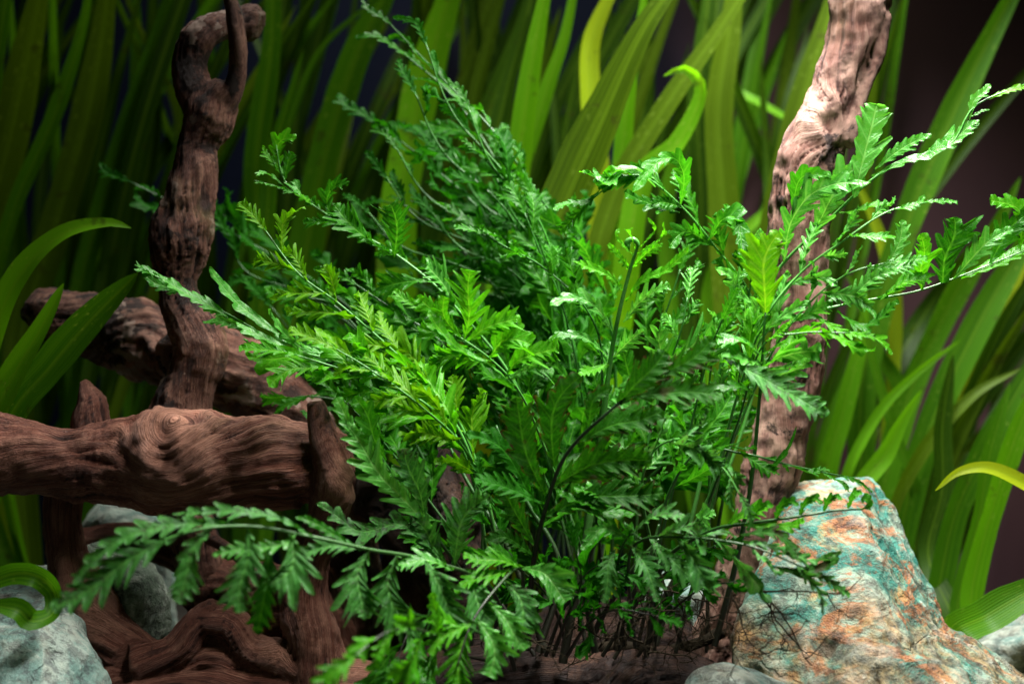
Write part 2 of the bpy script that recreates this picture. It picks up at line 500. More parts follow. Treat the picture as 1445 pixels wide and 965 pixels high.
# ------------------------------------------------------------------ remeshed solids
def remesh(verts, faces, voxel, smooth=4):
    me = bpy.data.meshes.new('tmp')
    me.from_pydata(verts, [], faces)
    o = bpy.data.objects.new('tmp', me)
    col.objects.link(o)
    md = o.modifiers.new('r', 'REMESH'); md.mode = 'VOXEL'; md.voxel_size = voxel
    sm = o.modifiers.new('s', 'SMOOTH'); sm.factor = 0.5; sm.iterations = smooth
    dg = bpy.context.evaluated_depsgraph_get()
    m2 = bpy.data.meshes.new_from_object(o.evaluated_get(dg))
    bpy.data.objects.remove(o); bpy.data.meshes.remove(me)
    return m2


def wood(name, chains, mat, voxel=0.0016, lump=0.16, fib=0.10, seed=0, twist=10.0, crk=1.0, sm=4, knots=8):
    """chains: lists of (px, py, Y, radius_px): one carved solid"""
    V, F = [], []
    C, FX, FY, SS, RR = [], [], [], [], []
    for ci, ch in enumerate(chains):
        a = np.array([[*P(x, y, Y), pxs(r, Y)] for x, y, Y, r in ch])
        L = np.linalg.norm(np.diff(a[:, :3], axis=0), axis=1).sum()
        n = max(14, int(L / 0.004))
        a = resample(a, n)
        c, r = a[:, :3], a[:, 3]
        T = tangents(c)
        up = np.array([0.13, -0.95, 0.2])
        fx = norm(up - (T @ up)[:, None] * T)
        fy = np.cross(T, fx)
        s = np.r_[0, np.cumsum(np.linalg.norm(np.diff(c, axis=0), axis=1))]
        K = 20
        th = np.linspace(0, 2 * np.pi, K, endpoint=False)
        ring = c[:, None] + r[:, None, None] * (np.cos(th)[None, :, None] * fx[:, None] + np.sin(th)[None, :, None] * fy[:, None])
        b = len(V)
        V += ring.reshape(-1, 3).tolist()
        for i in range(n - 1):
            for j in range(K):
                j2 = (j + 1) % K
                F.append([b + i * K + j, b + i * K + j2, b + (i + 1) * K + j2, b + (i + 1) * K + j])
        F.append([b + j for j in range(K)][::-1])
        F.append([b + (n - 1) * K + j for j in range(K)])
        C.append(c); FX.append(fx); FY.append(fy); SS.append(s + ci * 3.1); RR.append(r)
    me = remesh(V, F, voxel, sm)
    C, FX, FY, SS, RR = map(np.concatenate, (C, FX, FY, SS, RR))
    nv = len(me.vertices)
    v = np.empty(nv * 3); me.vertices.foreach_get('co', v); v = v.reshape(-1, 3)
    vn = np.empty(nv * 3); me.vertex_normals.foreach_get('vector', vn); vn = vn.reshape(-1, 3)
    near = np.empty(nv, int)
    for i in range(0, nv, 8000):
        d = np.linalg.norm(v[i:i + 8000, None] - C[None], axis=2) - RR[None]
        near[i:i + 8000] = d.argmin(1)
    off = v - C[near]
    r = RR[near]
    ox = (off * FX[near]).sum(1) / r
    oy = (off * FY[near]).sum(1) / r
    s = SS[near]
    # smooth along the length so that grain does not jump from ring to ring
    T = np.cross(FX[near], FY[near]); s = s + (off * T).sum(1)
    wob = 1.3 * fbm(v * 9 + seed, 3)
    an = twist * s + wob
    gx = (ox * np.cos(an) - oy * np.sin(an)); gy = (ox * np.sin(an) + oy * np.cos(an))
    g = np.stack([gx, gy, s], 1)
    kr = np.random.default_rng(seed + 77)
    kd = np.zeros(nv)
    for _ in range(knots):       # knots: a swelling with a sunken eye, the grain swirling round it
        kc = v[kr.integers(nv)]
        Rk = kr.uniform(.009, .018)
        dk = np.linalg.norm(v - kc, axis=1)
        wk = np.exp(-(dk / Rk) ** 2)
        an = an + kr.choice([-1, 1]) * kr.uniform(.5, 1.1) * wk
        s = s + kr.uniform(-.02, .02) * wk
        kd += Rk * (0.30 * wk - 0.34 * np.exp(-(dk / (Rk * .38)) ** 2))
    gx = (ox * np.cos(an) - oy * np.sin(an)); gy = (ox * np.sin(an) + oy * np.cos(an))
    g = np.stack([gx, gy, s], 1)
    big = fbm(v * 34 + seed, 3)
    med = fbm(v * 90 + seed * 2, 3)
    q = np.stack([gx * 2.6, gy * 2.6, s * 14], 1) + seed
    f1 = 1 - 2 * np.abs(fbm(q, 3))
    q2 = np.stack([gx * 7, gy * 7, s * 26], 1) + seed + 9
    f2 = fbm(q2, 3)
    q3 = np.stack([gx * 3.4, gy * 3.4, s * 9], 1) + seed + 31
    crack = np.clip((0.055 - np.abs(noise3(q3))) / 0.055, 0, 1) * np.clip(fbm(v * 22 + seed + 5, 2) * 4 + 0.3, 0, 1)
    rr = np.minimum(r, 0.022)
    d = rr * (lump * 1.25 * big + (0.05 + 0.07 * crk) * med + 0.75 * fib * (f1 - 0.55) + 0.07 * f2 - 0.16 * crk * crack)
    d = d + kd
    relief = np.clip(0.5 + (d - rr * lump * 1.25 * big - kd * .4) / (rr * 0.22), 0, 1)
    v = v + vn * d[:, None]
    org = np.array([v[:, 0].mean(), v[:, 1].mean(), v[:, 2].min()])
    me.vertices.foreach_set('co', (v - org).ravel())
    at = me.attributes.new('grain', 'FLOAT_VECTOR', 'POINT'); at.data.foreach_set('vector', g.astype(np.float32).ravel())
    at = me.attributes.new('crack', 'FLOAT', 'POINT'); at.data.foreach_set('value', (crack * crk).astype(np.float32))
    at = me.attributes.new('relief', 'FLOAT', 'POINT'); at.data.foreach_set('value', relief.astype(np.float32))
    me.polygons.foreach_set('use_smooth', np.ones(len(me.polygons), dtype=bool))
    me.materials.clear(); me.materials.append(mat)
    me.update(); me.name = name
    o = bpy.data.objects.new(name, me); o.location = tuple(org)
    col.objects.link(o)
    return o


def rock(name, hulls, mat, voxel=0.0020, amp=0.006, seed=0, smooth=2):
    V, F = [], []
    for pts in hulls:
        bm = bmesh.new()
        for p in pts:
            bm.verts.new(P(*p))
        bmesh.ops.convex_hull(bm, input=bm.verts)
        for w in [w for w in bm.verts if not w.link_faces]:
            bm.verts.remove(w)
        bm.verts.index_update()
        b = len(V)
        V += [list(w.co) for w in bm.verts]
        F += [[b + w.index for w in f.verts] for f in bm.faces]
        bm.free()
    me = remesh(V, F, voxel, smooth)
    nv = len(me.vertices)
    v = np.empty(nv * 3); me.vertices.foreach_get('co', v); v = v.reshape(-1, 3)
    vn = np.empty(nv * 3); me.vertex_normals.foreach_get('vector', vn); vn = vn.reshape(-1, 3)
    w = v + 0.02 * np.stack([noise3(v * 18 + 3), noise3(v * 18 + 50), noise3(v * 18 + 90)], 1)
    ridg = 1 - 2 * np.abs(noise3(w * 30 + seed))
    d = amp * (0.7 * fbm(w * 20 + seed, 4) + 0.40 * ridg + 0.55 * fbm(w * 75 + seed, 3) + 0.2 * fbm(w * 220 + seed, 2))
    pits = np.clip(noise3(w * 55 + seed + 7) - 0.28, 0, 1)
    d -= amp * 2.2 * pits
    v = v + vn * d[:, None]
    rl = np.clip(0.5 + (0.45 * ridg + 0.9 * fbm(w * 75 + seed, 3) - 4 * pits) * 0.6, 0, 1)
    at = me.attributes.new('relief', 'FLOAT', 'POINT'); at.data.foreach_set('value', rl.astype(np.float32))
    org = np.array([v[:, 0].mean(), v[:, 1].mean(), v[:, 2].min()])
    me.vertices.foreach_set('co', (v - org).ravel())
    me.polygons.foreach_set('use_smooth', np.ones(len(me.polygons), dtype=bool))
    me.materials.clear(); me.materials.append(mat); me.update(); me.name = name
    o = bpy.data.objects.new(name, me); o.location = tuple(org)
    col.objects.link(o)
    return o


# ------------------------------------------------------------------ driftwood
def Yc(Y, pts):
    return [(x, y, Y, r) for x, y, r in pts]


o = wood('driftwood_branch', [
    [(330, 1015, .07, 38), (300, 860, .07, 32), (265, 730, .06, 36)] + Yc(.05, [(240, 650, 44), (254, 585, 43), (272, 535, 36), (284, 490, 38), (258, 432, 30),
             (250, 394, 28), (254, 340, 42), (265, 290, 38), (275, 240, 34), (279, 204, 27), (296, 165, 38), (298, 142, 36)]),
    Yc(.046, [(292, 150, 22), (312, 134, 24), (322, 128, 20)]),
    [(290, 160, .05, 28), (272, 120, .05, 27), (268, 85, .05, 25), (282, 52, .05, 24), (308, 38, .055, 21), (332, 34, .065, 22), (350, 33, .07, 27), (362, 36, .07, 26), (368, 38, .07, 18)],
    [(300, 165, .05, 26), (324, 138, .045, 18), (335, 100, .04, 14), (335, 55, .034, 13), (330, 18, .032, 12), (322, -8, .03, 8), (318, -30, .03, 5)],
    Yc(.06, [(300, 500, 14), (308, 470, 8), (304, 450, 5)]),
    # the log that leans into it from behind
    Yc(.10, [(42, 428, 26), (70, 440, 36), (110, 456, 44), (180, 474, 50), (250, 498, 54), (330, 528, 54), (400, 572, 46), (440, 620, 40), (480, 700, 40), (520, 1010, 40)]),
    [(262, 500, .06, 36), (280, 500, .10, 40)],
], M['wood_loop'], voxel=0.0013, seed=3, sm=2, lump=.11, knots=6)
tag(o, 'dark upright driftwood branch ending in a ring-shaped loop, leaning log behind it', 'driftwood')

o = wood('driftwood_root', [
    Yc(.0, [(-90, 628, 62), (-20, 636, 58), (60, 646, 50), (130, 654, 54), (200, 650, 66), (265, 650, 69), (335, 660, 66), (400, 655, 66), (445, 660, 60), (478, 690, 36)]),
    [(446, 566, -.022, 13), (450, 590, -.022, 16), (460, 630, -.022, 22), (470, 675, -.018, 26), (462, 730, -.01, 27), (436, 790, .0, 30), (430, 850, .0, 33), (442, 910, .0, 37), (455, 1030, .0, 44)],
    Yc(.012, [(92, 680, 28), (88, 740, 25), (98, 800, 28), (122, 850, 33), (158, 900, 37), (205, 935, 38), (255, 945, 38)]),
    Yc(.0, [(190, 935, 30), (245, 920, 26), (272, 885, 24), (296, 862, 19), (306, 850, 12)]),
    Yc(.0, [(285, 872, 22), (325, 880, 24), (352, 915, 26), (400, 935, 30), (450, 950, 34)]),
    Yc(.005, [(120, 980, 40), (220, 980, 45), (330, 975, 46), (440, 975, 46), (520, 985, 44)]),
    Yc(.035, [(132, 640, 28), (128, 590, 25), (128, 566, 20), (122, 550, 13), (118, 536, 6)]),
    Yc(.035, [(136, 590, 18), (142, 566, 10), (144, 558, 6)]),
    Yc(.01, [(250, 950, 40), (310, 930, 42), (370, 950, 42)]),
    Yc(.075, [(70, 772, 16), (120, 762, 18), (180, 758, 20), (250, 780, 26), (320, 830, 40)]),
    Yc(.07, [(260, 850, 30), (310, 830, 46), (380, 850, 52), (440, 880, 50), (470, 1010, 50)]),
    Yc(.03, [(290, 756, 9), (318, 772, 9), (352, 800, 9), (400, 850, 11)]),
], M['wood_front'], voxel=0.0014, lump=0.19, fib=0.11, seed=11, twist=5.0, crk=0.45, sm=2, knots=16)
tag(o, 'thick red-brown driftwood root lying across two posts, broken stub on top', 'driftwood')

o = wood('standing_driftwood', [
    Yc(.04, [(1222, -60, 36), (1212, 0, 38), (1202, 60, 38), (1181, 120, 35), (1157, 180, 37), (1134, 235, 39), (1124, 300, 40), (1127, 400, 36),
             (1127, 500, 36), (1110, 580, 38), (1094, 650, 40), (1076, 710, 36), (1058, 770, 36), (1036, 850, 36), (1012, 930, 38), (1000, 1020, 46)]),
    Yc(.035, [(1238, -40, 12), (1240, 20, 12), (1240, 70, 12), (1226, 110, 10), (1208, 150, 12), (1190, 200, 16)]),
    Yc(.036, [(1246, 50, 4), (1243, 75, 7), (1236, 100, 7)]),
], M['wood_right'], voxel=0.0014, lump=0.13, fib=0.12, seed=23, twist=4.0)
tag(o, 'tall pinkish-brown driftwood trunk rising beside the turquoise rock, splintered top', 'driftwood')

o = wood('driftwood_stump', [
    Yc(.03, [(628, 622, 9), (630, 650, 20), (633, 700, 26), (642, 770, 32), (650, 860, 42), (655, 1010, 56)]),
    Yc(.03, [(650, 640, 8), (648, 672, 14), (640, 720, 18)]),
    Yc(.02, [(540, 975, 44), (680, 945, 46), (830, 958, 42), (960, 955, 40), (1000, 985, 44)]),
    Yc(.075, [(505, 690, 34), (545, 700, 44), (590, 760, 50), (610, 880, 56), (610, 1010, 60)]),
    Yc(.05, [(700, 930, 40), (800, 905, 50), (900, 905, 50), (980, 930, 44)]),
], M['wood_shade'], voxel=0.0018, seed=41)
tag(o, 'low dark driftwood stump under the fern between the posts', 'driftwood')

# ------------------------------------------------------------------ rocks
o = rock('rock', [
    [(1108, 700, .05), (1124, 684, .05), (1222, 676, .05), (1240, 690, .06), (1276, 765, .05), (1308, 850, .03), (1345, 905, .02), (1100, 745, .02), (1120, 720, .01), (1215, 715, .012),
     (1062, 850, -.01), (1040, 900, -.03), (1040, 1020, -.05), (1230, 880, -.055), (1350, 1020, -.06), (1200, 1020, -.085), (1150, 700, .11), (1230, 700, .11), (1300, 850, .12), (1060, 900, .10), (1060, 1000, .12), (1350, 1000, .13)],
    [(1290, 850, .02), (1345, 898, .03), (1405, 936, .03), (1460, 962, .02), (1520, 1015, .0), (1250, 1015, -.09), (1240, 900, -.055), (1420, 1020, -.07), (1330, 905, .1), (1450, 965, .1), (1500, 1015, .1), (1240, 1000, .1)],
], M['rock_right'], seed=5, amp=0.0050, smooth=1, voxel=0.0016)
tag(o, 'large turquoise and rust-stained rock beside the tall driftwood trunk', 'rock')

o = rock('rock', [
    [(-60, 838, .02), (0, 822, .03), (45, 798, .04), (74, 796, .045), (82, 815, .03), (100, 870, -.01), (128, 925, -.03), (158, 985, -.03), (140, 1030, -.05), (-60, 905, -.05), (60, 900, -.05), (20, 1040, -.10), (-60, 1040, -.10),
     (-60, 850, .10), (70, 810, .09), (120, 930, .06), (140, 1010, .08), (-60, 1010, .1)],
], M['rock_left'], seed=15, amp=0.005)
tag(o, 'pale blue-grey rock under the curled green leaf', 'rock')

o = rock('rock', [
    [(118, 772, .03), (135, 764, .035), (168, 770, .04), (214, 800, .04), (232, 838, .04), (234, 905, .035), (205, 912, .025), (165, 850, .02), (130, 800, .02), (190, 830, .012), (150, 1015, .02), (230, 1015, .03),
     (140, 772, .06), (225, 832, .06), (230, 1000, .06), (130, 1000, .06)],
], M['rock_speck'], seed=25, amp=0.004, voxel=0.0018)
tag(o, 'speckled grey-green stone standing behind the bent driftwood post', 'rock')

o = rock('rock', [
    [(966, 962, -.06), (985, 943, -.06), (1012, 936, -.055), (1060, 944, -.055), (1112, 966, -.06), (1130, 1000, -.06), (1040, 960, -.085), (960, 1040, -.075), (1050, 1045, -.095), (1130, 1040, -.075), (980, 950, -.02), (1090, 960, -.02), (1100, 1020, -.02), (980, 1020, -.02)],
], M['rock_grey'], seed=35, amp=0.0025, voxel=0.0016, smooth=14)
tag(o, 'small rounded grey-green pebble at the foot of the turquoise rock', 'rock')

o = rock('rock', [
    [(1368, 918, .10), (1405, 892, .11), (1450, 868, .12), (1520, 850, .12), (1520, 1000, .09), (1380, 1000, .09), (1440, 905, .08), (1520, 900, .08), (1400, 895, .16), (1520, 850, .18), (1520, 980, .18), (1390, 980, .16)],
], M['rock_grey'], seed=45, amp=0.004)
tag(o, 'dull grey stone partly hidden behind the turquoise rock', 'rock')

o = rock('rock', [
    [(120, 735, .14), (150, 714, .14), (205, 712, .14), (240, 730, .14), (250, 960, .13), (100, 960, .13), (160, 740, .11), (220, 745, .11), (150, 715, .2), (220, 720, .2), (230, 940, .2), (110, 940, .2)],
], M['rock_left'], seed=55, amp=0.005)
tag(o, 'whitish stone showing under the horizontal driftwood root', 'rock')

o = rock('rock', [
    [(915, 850, .09), (935, 812, .10), (975, 800, .10), (1010, 830, .10), (1020, 970, .09), (910, 970, .09), (960, 840, .07), (940, 815, .15), (1005, 825, .15), (1010, 960, .15), (920, 960, .15)],
], M['rock_left'], seed=65, amp=0.005)
tag(o, 'pale stone glimpsed behind the fern stalks', 'rock')


# ------------------------------------------------------------------ ribbon-leaved plants
def face_cam(T, k):
    """unit normal perpendicular to T, turned k degrees from facing the viewer towards facing up"""
    k = np.radians(k)
    h = np.stack(np.broadcast_arrays(0 * k, -np.cos(k), np.sin(k)), -1) if np.ndim(k) else np.array([0, -math.cos(k), math.sin(k)])
    h = np.broadcast_to(h, T.shape)
    n = h - (h * T).sum(1, keepdims=True) * T
    return norm(n)


def ribbon(parent, base, pts, w_px, mat, roll=(0, 0), fold=0.22, tip=0.25, kdeg=10, wave=0.0):
    """pts: (px,py,Y) from low to high"""
    c = resample(np.array([P(*p) for p in pts]), 60)
    Ym = c[:, 1].mean()
    w = pxs(w_px, Ym) * 0.44
    n = len(c)
    t = np.linspace(0, 1, n)
    T = tangents(c)
    N = face_cam(T, kdeg)
    B = np.cross(T, N)
    a = np.radians(roll[0] + (roll[1] - roll[0]) * t + 14 * np.sin(t * 7 + random.random() * 6))
    Bn = np.cos(a)[:, None] * B + np.sin(a)[:, None] * N
    Nn = -np.sin(a)[:, None] * B + np.cos(a)[:, None] * N
    prof = np.clip(((1 - t) / tip), 0, 1) ** 0.6 * (0.72 + 0.28 * np.clip(t / 0.25, 0, 1))
    prof *= 1 + 0.06 * noise3(np.stack([t * 34, 0 * t + random.random() * 50, 0 * t], 1)) + 0.05 * np.sin(t * 19 + random.random() * 6)
    prof = np.maximum(prof, 0.03)
    us = np.linspace(-1, 1, 9)
    wv = wave * w * np.sin(t * 40 + random.random() * 6)
    v = c[:, None] + Bn[:, None] * (us[None, :, None] * (w * prof)[:, None, None]) \
        + Nn[:, None] * ((fold * w * prof)[:, None] * (np.abs(us) ** 1.5 * 1.0)[None] + wv[:, None] * (us ** 3)[None])[:, :, None]
    v = v.reshape(-1, 3)
    m = len(us)
    ii = (np.arange(n - 1)[:, None] * m + np.arange(m - 1)[None]).ravel()
    f = np.stack([ii, ii + 1, ii + m + 1, ii + m], 1)
    s = np.r_[0, np.cumsum(np.linalg.norm(np.diff(c, axis=0), axis=1))]
    uv = np.stack(np.broadcast_arrays((us * 0.5 + 0.5)[None, :], s[:, None]), -1).reshape(-1, 2)
    return link_mesh('leaf', v - base, f, mat, parent, uv=uv)


def ground_px(px, Y):
    """pixel row of the gravel at depth Y, and its world point"""
    py = 482.5 + ZC / (S * (DIST + Y) / DIST)
    return (px, py + 6, Y)


def val_plant(bpx, Y, leaves, label, group=None):
    b = P(*ground_px(bpx, Y))
    e = empty('ribbon_plant', b)
    tag(e, label, 'plant', group)
    for lf in leaves:
        pts, w, mat = lf[0], lf[1], lf[2]
        kw = lf[3] if len(lf) > 3 else {}
        g = ground_px(bpx + random.uniform(-6, 6), Y)
        first = pts[0]
        if first[1] < g[1] - 60:
            mid = ((g[0] * 0.45 + first[0] * 0.55) + 0.2 * (first[0] - pts[1][0]), g[1] * 0.45 + first[1] * 0.55, (Y + first[2]) / 2)
            full = [g, mid] + list(pts)
        else:
            full = [g] + list(pts)
        ribbon(e, b, full, w, M[mat], **kw)
    return e


def Z(Y, pts):
    return [(x, y, Y) for x, y in pts]


val_plant(60, .24, [
    (Z(.24, [(-60, 520), (-20, 330), (22, 160), (60, -20), (80, -120)]), 66, 'val_olive', dict(roll=(10, 5))),
    (Z(.22, [(-20, 480), (15, 310), (75, 170), (112, 60), (128, -20), (140, -120)]), 28, 'val', dict(roll=(10, 20))),
    (Z(.26, [(30, 480), (75, 330), (122, 170), (148, 30), (158, -100)]), 52, 'val_olive', dict(roll=(-10, 0))),
    (Z(.20, [(-80, 500), (-30, 260), (0, 60), (25, -120)]), 30, 'val', dict()),
], 'ribbon-leaved plant with broad olive leaves beside the dark log end')
val_plant(140, .28, [
    (Z(.28, [(110, 430), (155, 260), (200, 120), (240, 0), (265, -100)]), 34, 'val', dict()),
    (Z(.30, [(260, 420), (255, 180), (215, 80), (180, 0), (160, -80)]), 16, 'val_olive', dict()),
    (Z(.30, [(170, 420), (215, 200), (215, 60), (220, -100)]), 30, 'val_shade', dict()),
], 'ribbon-leaved plant with narrow green leaves left of the looped branch')
val_plant(340, .25, [
    (Z(.25, [(370, 420), (362, 240), (382, 80), (386, -20), (392, -120)]), 40, 'val', dict(roll=(15, 0))),
    (Z(.22, [(372, 380), (385, 230), (412, 130), (428, 72)]), 44, 'val', dict(tip=.5)),
    (Z(.27, [(420, 420), (455, 240), (500, 90), (545, -10), (580, -110)]), 58, 'val', dict(roll=(-8, 8))),
    (Z(.27, [(330, 400), (400, 200), (450, 75), (530, 0), (600, -60)]), 12, 'val', dict()),
], 'ribbon-leaved plant with mid-green leaves behind the looped branch')
val_plant(600, .27, [
    (Z(.26, [(560, 330), (590, 150), (615, 60), (640, -20), (665, -120)]), 60, 'val_bright', dict(roll=(0, 10))),
    (Z(.29, [(640, 320), (668, 150), (690, 60), (712, -20), (735, -120)]), 24, 'val_olive', dict()),
    (Z(.30, [(600, 420), (650, 260), (700, 140), (745, 20), (760, -80)]), 46, 'val_shade', dict()),
], 'ribbon-leaved plant with one bright leaf above the tall fern fronds')
val_plant(720, .22, [
    (Z(.20, [(715, 420), (728, 280), (742, 150), (758, 50), (772, -20), (790, -110)]), 54, 'val_bright', dict(roll=(8, 12), tip=.5)),
    (Z(.24, [(700, 380), (765, 150), (795, 60), (812, -20), (830, -100)]), 26, 'val_bright', dict()),
    (Z(.26, [(690, 420), (690, 260), (715, 130), (745, 20)]), 40, 'val_shade', dict()),
], 'ribbon-leaved plant with bright flecked leaf behind the fern centre')
val_plant(740, .16, [
    (Z(.15, [(745, 420), (800, 280), (850, 170), (895, 70), (930, 10), (985, -60)]), 84, 'val_olive', dict(roll=(-5, 25), tip=.3)),
], 'broad dark olive ribbon leaf sweeping up behind the curled fern tip')
val_plant(850, .25, [
    (Z(.24, [(850, 420), (840, 230), (830, 90), (848, 20), (890, -50)]), 46, 'val_yellow', dict(kdeg=45, roll=(0, -20))),
    (Z(.22, [(868, 380), (878, 220), (892, 90), (906, 20), (915, -60)]), 28, 'val_bright', dict()),
    (Z(.20, [(830, 420), (870, 270), (940, 150), (1010, 50), (1060, -30), (1100, -110)]), 34, 'val_olive', dict(roll=(20, 0))),
    (Z(.18, [(880, 420), (905, 260), (955, 205), (985, 150), (988, 118), (965, 97), (936, 108)]), 40, 'val_bright', dict(roll=(15, 25), fold=.4)),
], 'ribbon-leaved plant with yellowish leaves and one leaf folded over')
val_plant(1010, .28, [
    (Z(.26, [(1030, 520), (1022, 300), (1014, 160), (1030, 40), (1045, -100)]), 48, 'val_olive', dict()),
    (Z(.29, [(980, 480), (990, 300), (985, 150), (1000, 0), (1010, -100)]), 40, 'val_shade', dict()),
    (Z(.30, [(940, 300), (985, 160), (1035, 132), (1112, 168), (1180, 200)]), 26, 'val_bright', dict(kdeg=30)),
], 'ribbon-leaved plant with olive leaves left of the tall driftwood trunk')
val_plant(1060, .24, [
    (Z(.24, [(1070, 440), (1105, 270), (1135, 140), (1172, 20), (1200, -90)]), 52, 'val_olive', dict(roll=(10, 0))),
    (Z(.28, [(1000, 420), (1040, 340), (1080, 300), (1130, 262)]), 26, 'val_bright', dict()),
], 'ribbon-leaved plant with an olive leaf slanting behind the tall trunk')
val_plant(1230, .24, [
    (Z(.24, [(1215, 560), (1240, 440), (1290, 290), (1360, 130), (1425, 0), (1470, -90)]), 46, 'val', dict(roll=(5, 0))),
    (Z(.27, [(1262, 480), (1255, 380), (1225, 290), (1195, 240)]), 26, 'val_yellow', dict()),
    (Z(.26, [(1270, 560), (1240, 500), (1215, 420), (1190, 380)]), 26, 'val', dict()),
    (Z(.22, [(1165, 680), (1190, 580), (1215, 480), (1222, 400)]), 36, 'val_bright', dict(tip=.4)),
    (Z(.20, [(1292, 700), (1262, 610), (1235, 520), (1212, 430)]), 17, 'val', dict()),
    (Z(.19, [(1190, 690), (1235, 590), (1290, 530), (1355, 480)]), 16, 'val_bright', dict()),
], 'ribbon-leaved plant with bright leaves between trunk and turquoise rock')
val_plant(1300, .20, [
    (Z(.20, [(1270, 760), (1310, 610), (1370, 480), (1430, 370), (1490, 270)]), 46, 'val', dict(roll=(15, 0))),
    (Z(.22, [(1290, 780), (1345, 620), (1410, 470), (1480, 350)]), 30, 'val_shade', dict()),
    (Z(.19, [(1255, 740), (1300, 640), (1370, 560), (1440, 520)]), 22, 'val_olive', dict()),
    (Z(.26, [(1300, 700), (1390, 500), (1440, 380), (1500, 300)]), 26, 'val_yellow', dict()),
    (Z(.24, [(1240, 740), (1275, 580), (1340, 430), (1400, 330), (1440, 250)]), 40, 'val', dict()),
    (Z(.17, [(1320, 850), (1350, 720), (1410, 600), (1470, 490)]), 42, 'val', dict(roll=(-10, 10))),
    (Z(.21, [(1300, 800), (1325, 680), (1390, 540), (1460, 420)]), 24, 'val_olive', dict()),
    (Z(.16, [(1200, 720), (1250, 640), (1270, 600), (1300, 550)]), 30, 'val_bright', dict()),
], 'ribbon-leaved plant with broad leaves fanning out behind the turquoise rock')
val_plant(1390, .14, [
    (Z(.13, [(1372, 830), (1400, 720), (1440, 600), (1490, 500)]), 36, 'val_bright', dict()),
    (Z(.06, [(1345, 900), (1395, 868), (1450, 836), (1520, 800)]), 56, 'val', dict(kdeg=20)),
    (Z(.15, [(1352, 850), (1380, 740), (1395, 650), (1425, 540)]), 28, 'val', dict()),
    (Z(.18, [(1310, 780), (1330, 690), (1330, 600), (1345, 500)]), 34, 'val_shade', dict()),
], 'ribbon-leaved plant whose broad leaf lies along the turquoise rock')
val_plant(1500, .06, [
    (Z(.05, [(1500, 720), (1445, 682), (1395, 660), (1352, 666), (1320, 692)]), 46, 'val_yellow', dict(kdeg=25, tip=.7, roll=(0, 0))),
], 'bright yellow-green ribbon leaf arching over beside the turquoise rock')
val_plant(690, .13, [
    (Z(.12, [(690, 660), (665, 560), (640, 490), (610, 420)]), 34, 'val_yellow', dict()),
    (Z(.13, [(715, 760), (700, 640), (688, 560)]), 36, 'val_yellow', dict()),
], 'yellow-green ribbon leaf glowing among the fern fronds')
val_plant(-60, .10, [
    (Z(.05, [(-40, 600), (-5, 460), (35, 380), (90, 330), (150, 315), (185, 322)]), 54, 'val_bright', dict(kdeg=25, roll=(0, 10), tip=.22)),
    (Z(.055, [(10, 600), (70, 520), (130, 450), (195, 385)]), 66, 'val', dict(roll=(0, 10), tip=.2)),
    (Z(.045, [(-20, 620), (20, 530), (60, 460), (90, 400)]), 66, 'val_bright', dict(roll=(0, 20), tip=.3)),
], 'soft bright ribbon leaves in front of the dark leaning log')
# leaf curled into a ring by the left rock
e = empty('ribbon_leaf', P(-30, 950, -.055)); tag(e, 'thick green leaf curled into a loop in front of the pale rock', 'leaf')
ribbon(e, P(-30, 950, -.055), [(-70, 930, -.06), (-30, 840, -.06), (10, 812, -.06), (50, 812, -.06), (76, 835, -.055), (74, 866, -.06), (45, 876, -.07), (25, 860, -.075), (-20, 852, -.075)], 34, M['val'], roll=(10, -20), fold=.35, tip=.1, kdeg=25)

# the dense stand behind
spots = []
for px in np.linspace(-150, 1600, 23):
    spots.append((px + random.uniform(-25, 25), random.uniform(.27, .41)))
for px, Y in spots:
    lv = []
    sparse = px > 1120
    for q in range(random.randint(2, 3) if sparse else random.randint(5, 8)):
        H = random.uniform(380, 640) if sparse else random.uniform(760, 1150)
        lean = random.gauss(0.16, 0.17) * H
        if sparse:
            lean = random.gauss(0.30, 0.14) * H
        bend = random.gauss(0, 0.05) * H
        base_y = 482.5 + ZC / (S * (DIST + Y) / DIST)
        pts = [(px + lean * t * t * 0.8 + lean * 0.2 * t + bend * math.sin(t * 3.1), base_y - H * t, Y + random.uniform(-.015, .015)) for t in (.35, .6, .8, 1.0)]
        mt = random.choice(['val', 'val_shade', 'val_shade', 'val_olive', 'val_shade'] if px > 420 else ['val_shade', 'val_shade', 'val_olive', 'val_shade', 'val_shade', 'val'])
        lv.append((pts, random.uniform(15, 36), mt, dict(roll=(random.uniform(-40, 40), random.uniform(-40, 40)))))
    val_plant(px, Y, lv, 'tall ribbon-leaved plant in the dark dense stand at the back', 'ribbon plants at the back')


# ------------------------------------------------------------------ the ferns
def tube(c, r, K=7):
    T = tangents(c)
    h = np.array([0.2, -0.9, 0.3])
    fx = norm(h - (T @ h)[:, None] * T); fy = np.cross(T, fx)
    th = np.linspace(0, 2 * np.pi, K, endpoint=False)
    v = c[:, None] + r[:, None, None] * (np.cos(th)[None, :, None] * fx[:, None] + np.sin(th)[None, :, None] * fy[:, None])
    n = len(c)
    F = []
    for i in range(n - 1):
        for j in range(K):
            j2 = (j + 1) % K
            F.append([i * K + j, i * K + j2, (i + 1) * K + j2, (i + 1) * K + j])
    F.append([(n - 1) * K + j for j in range(K)])
    return v.reshape(-1, 3), F


LEAFLETS = 0


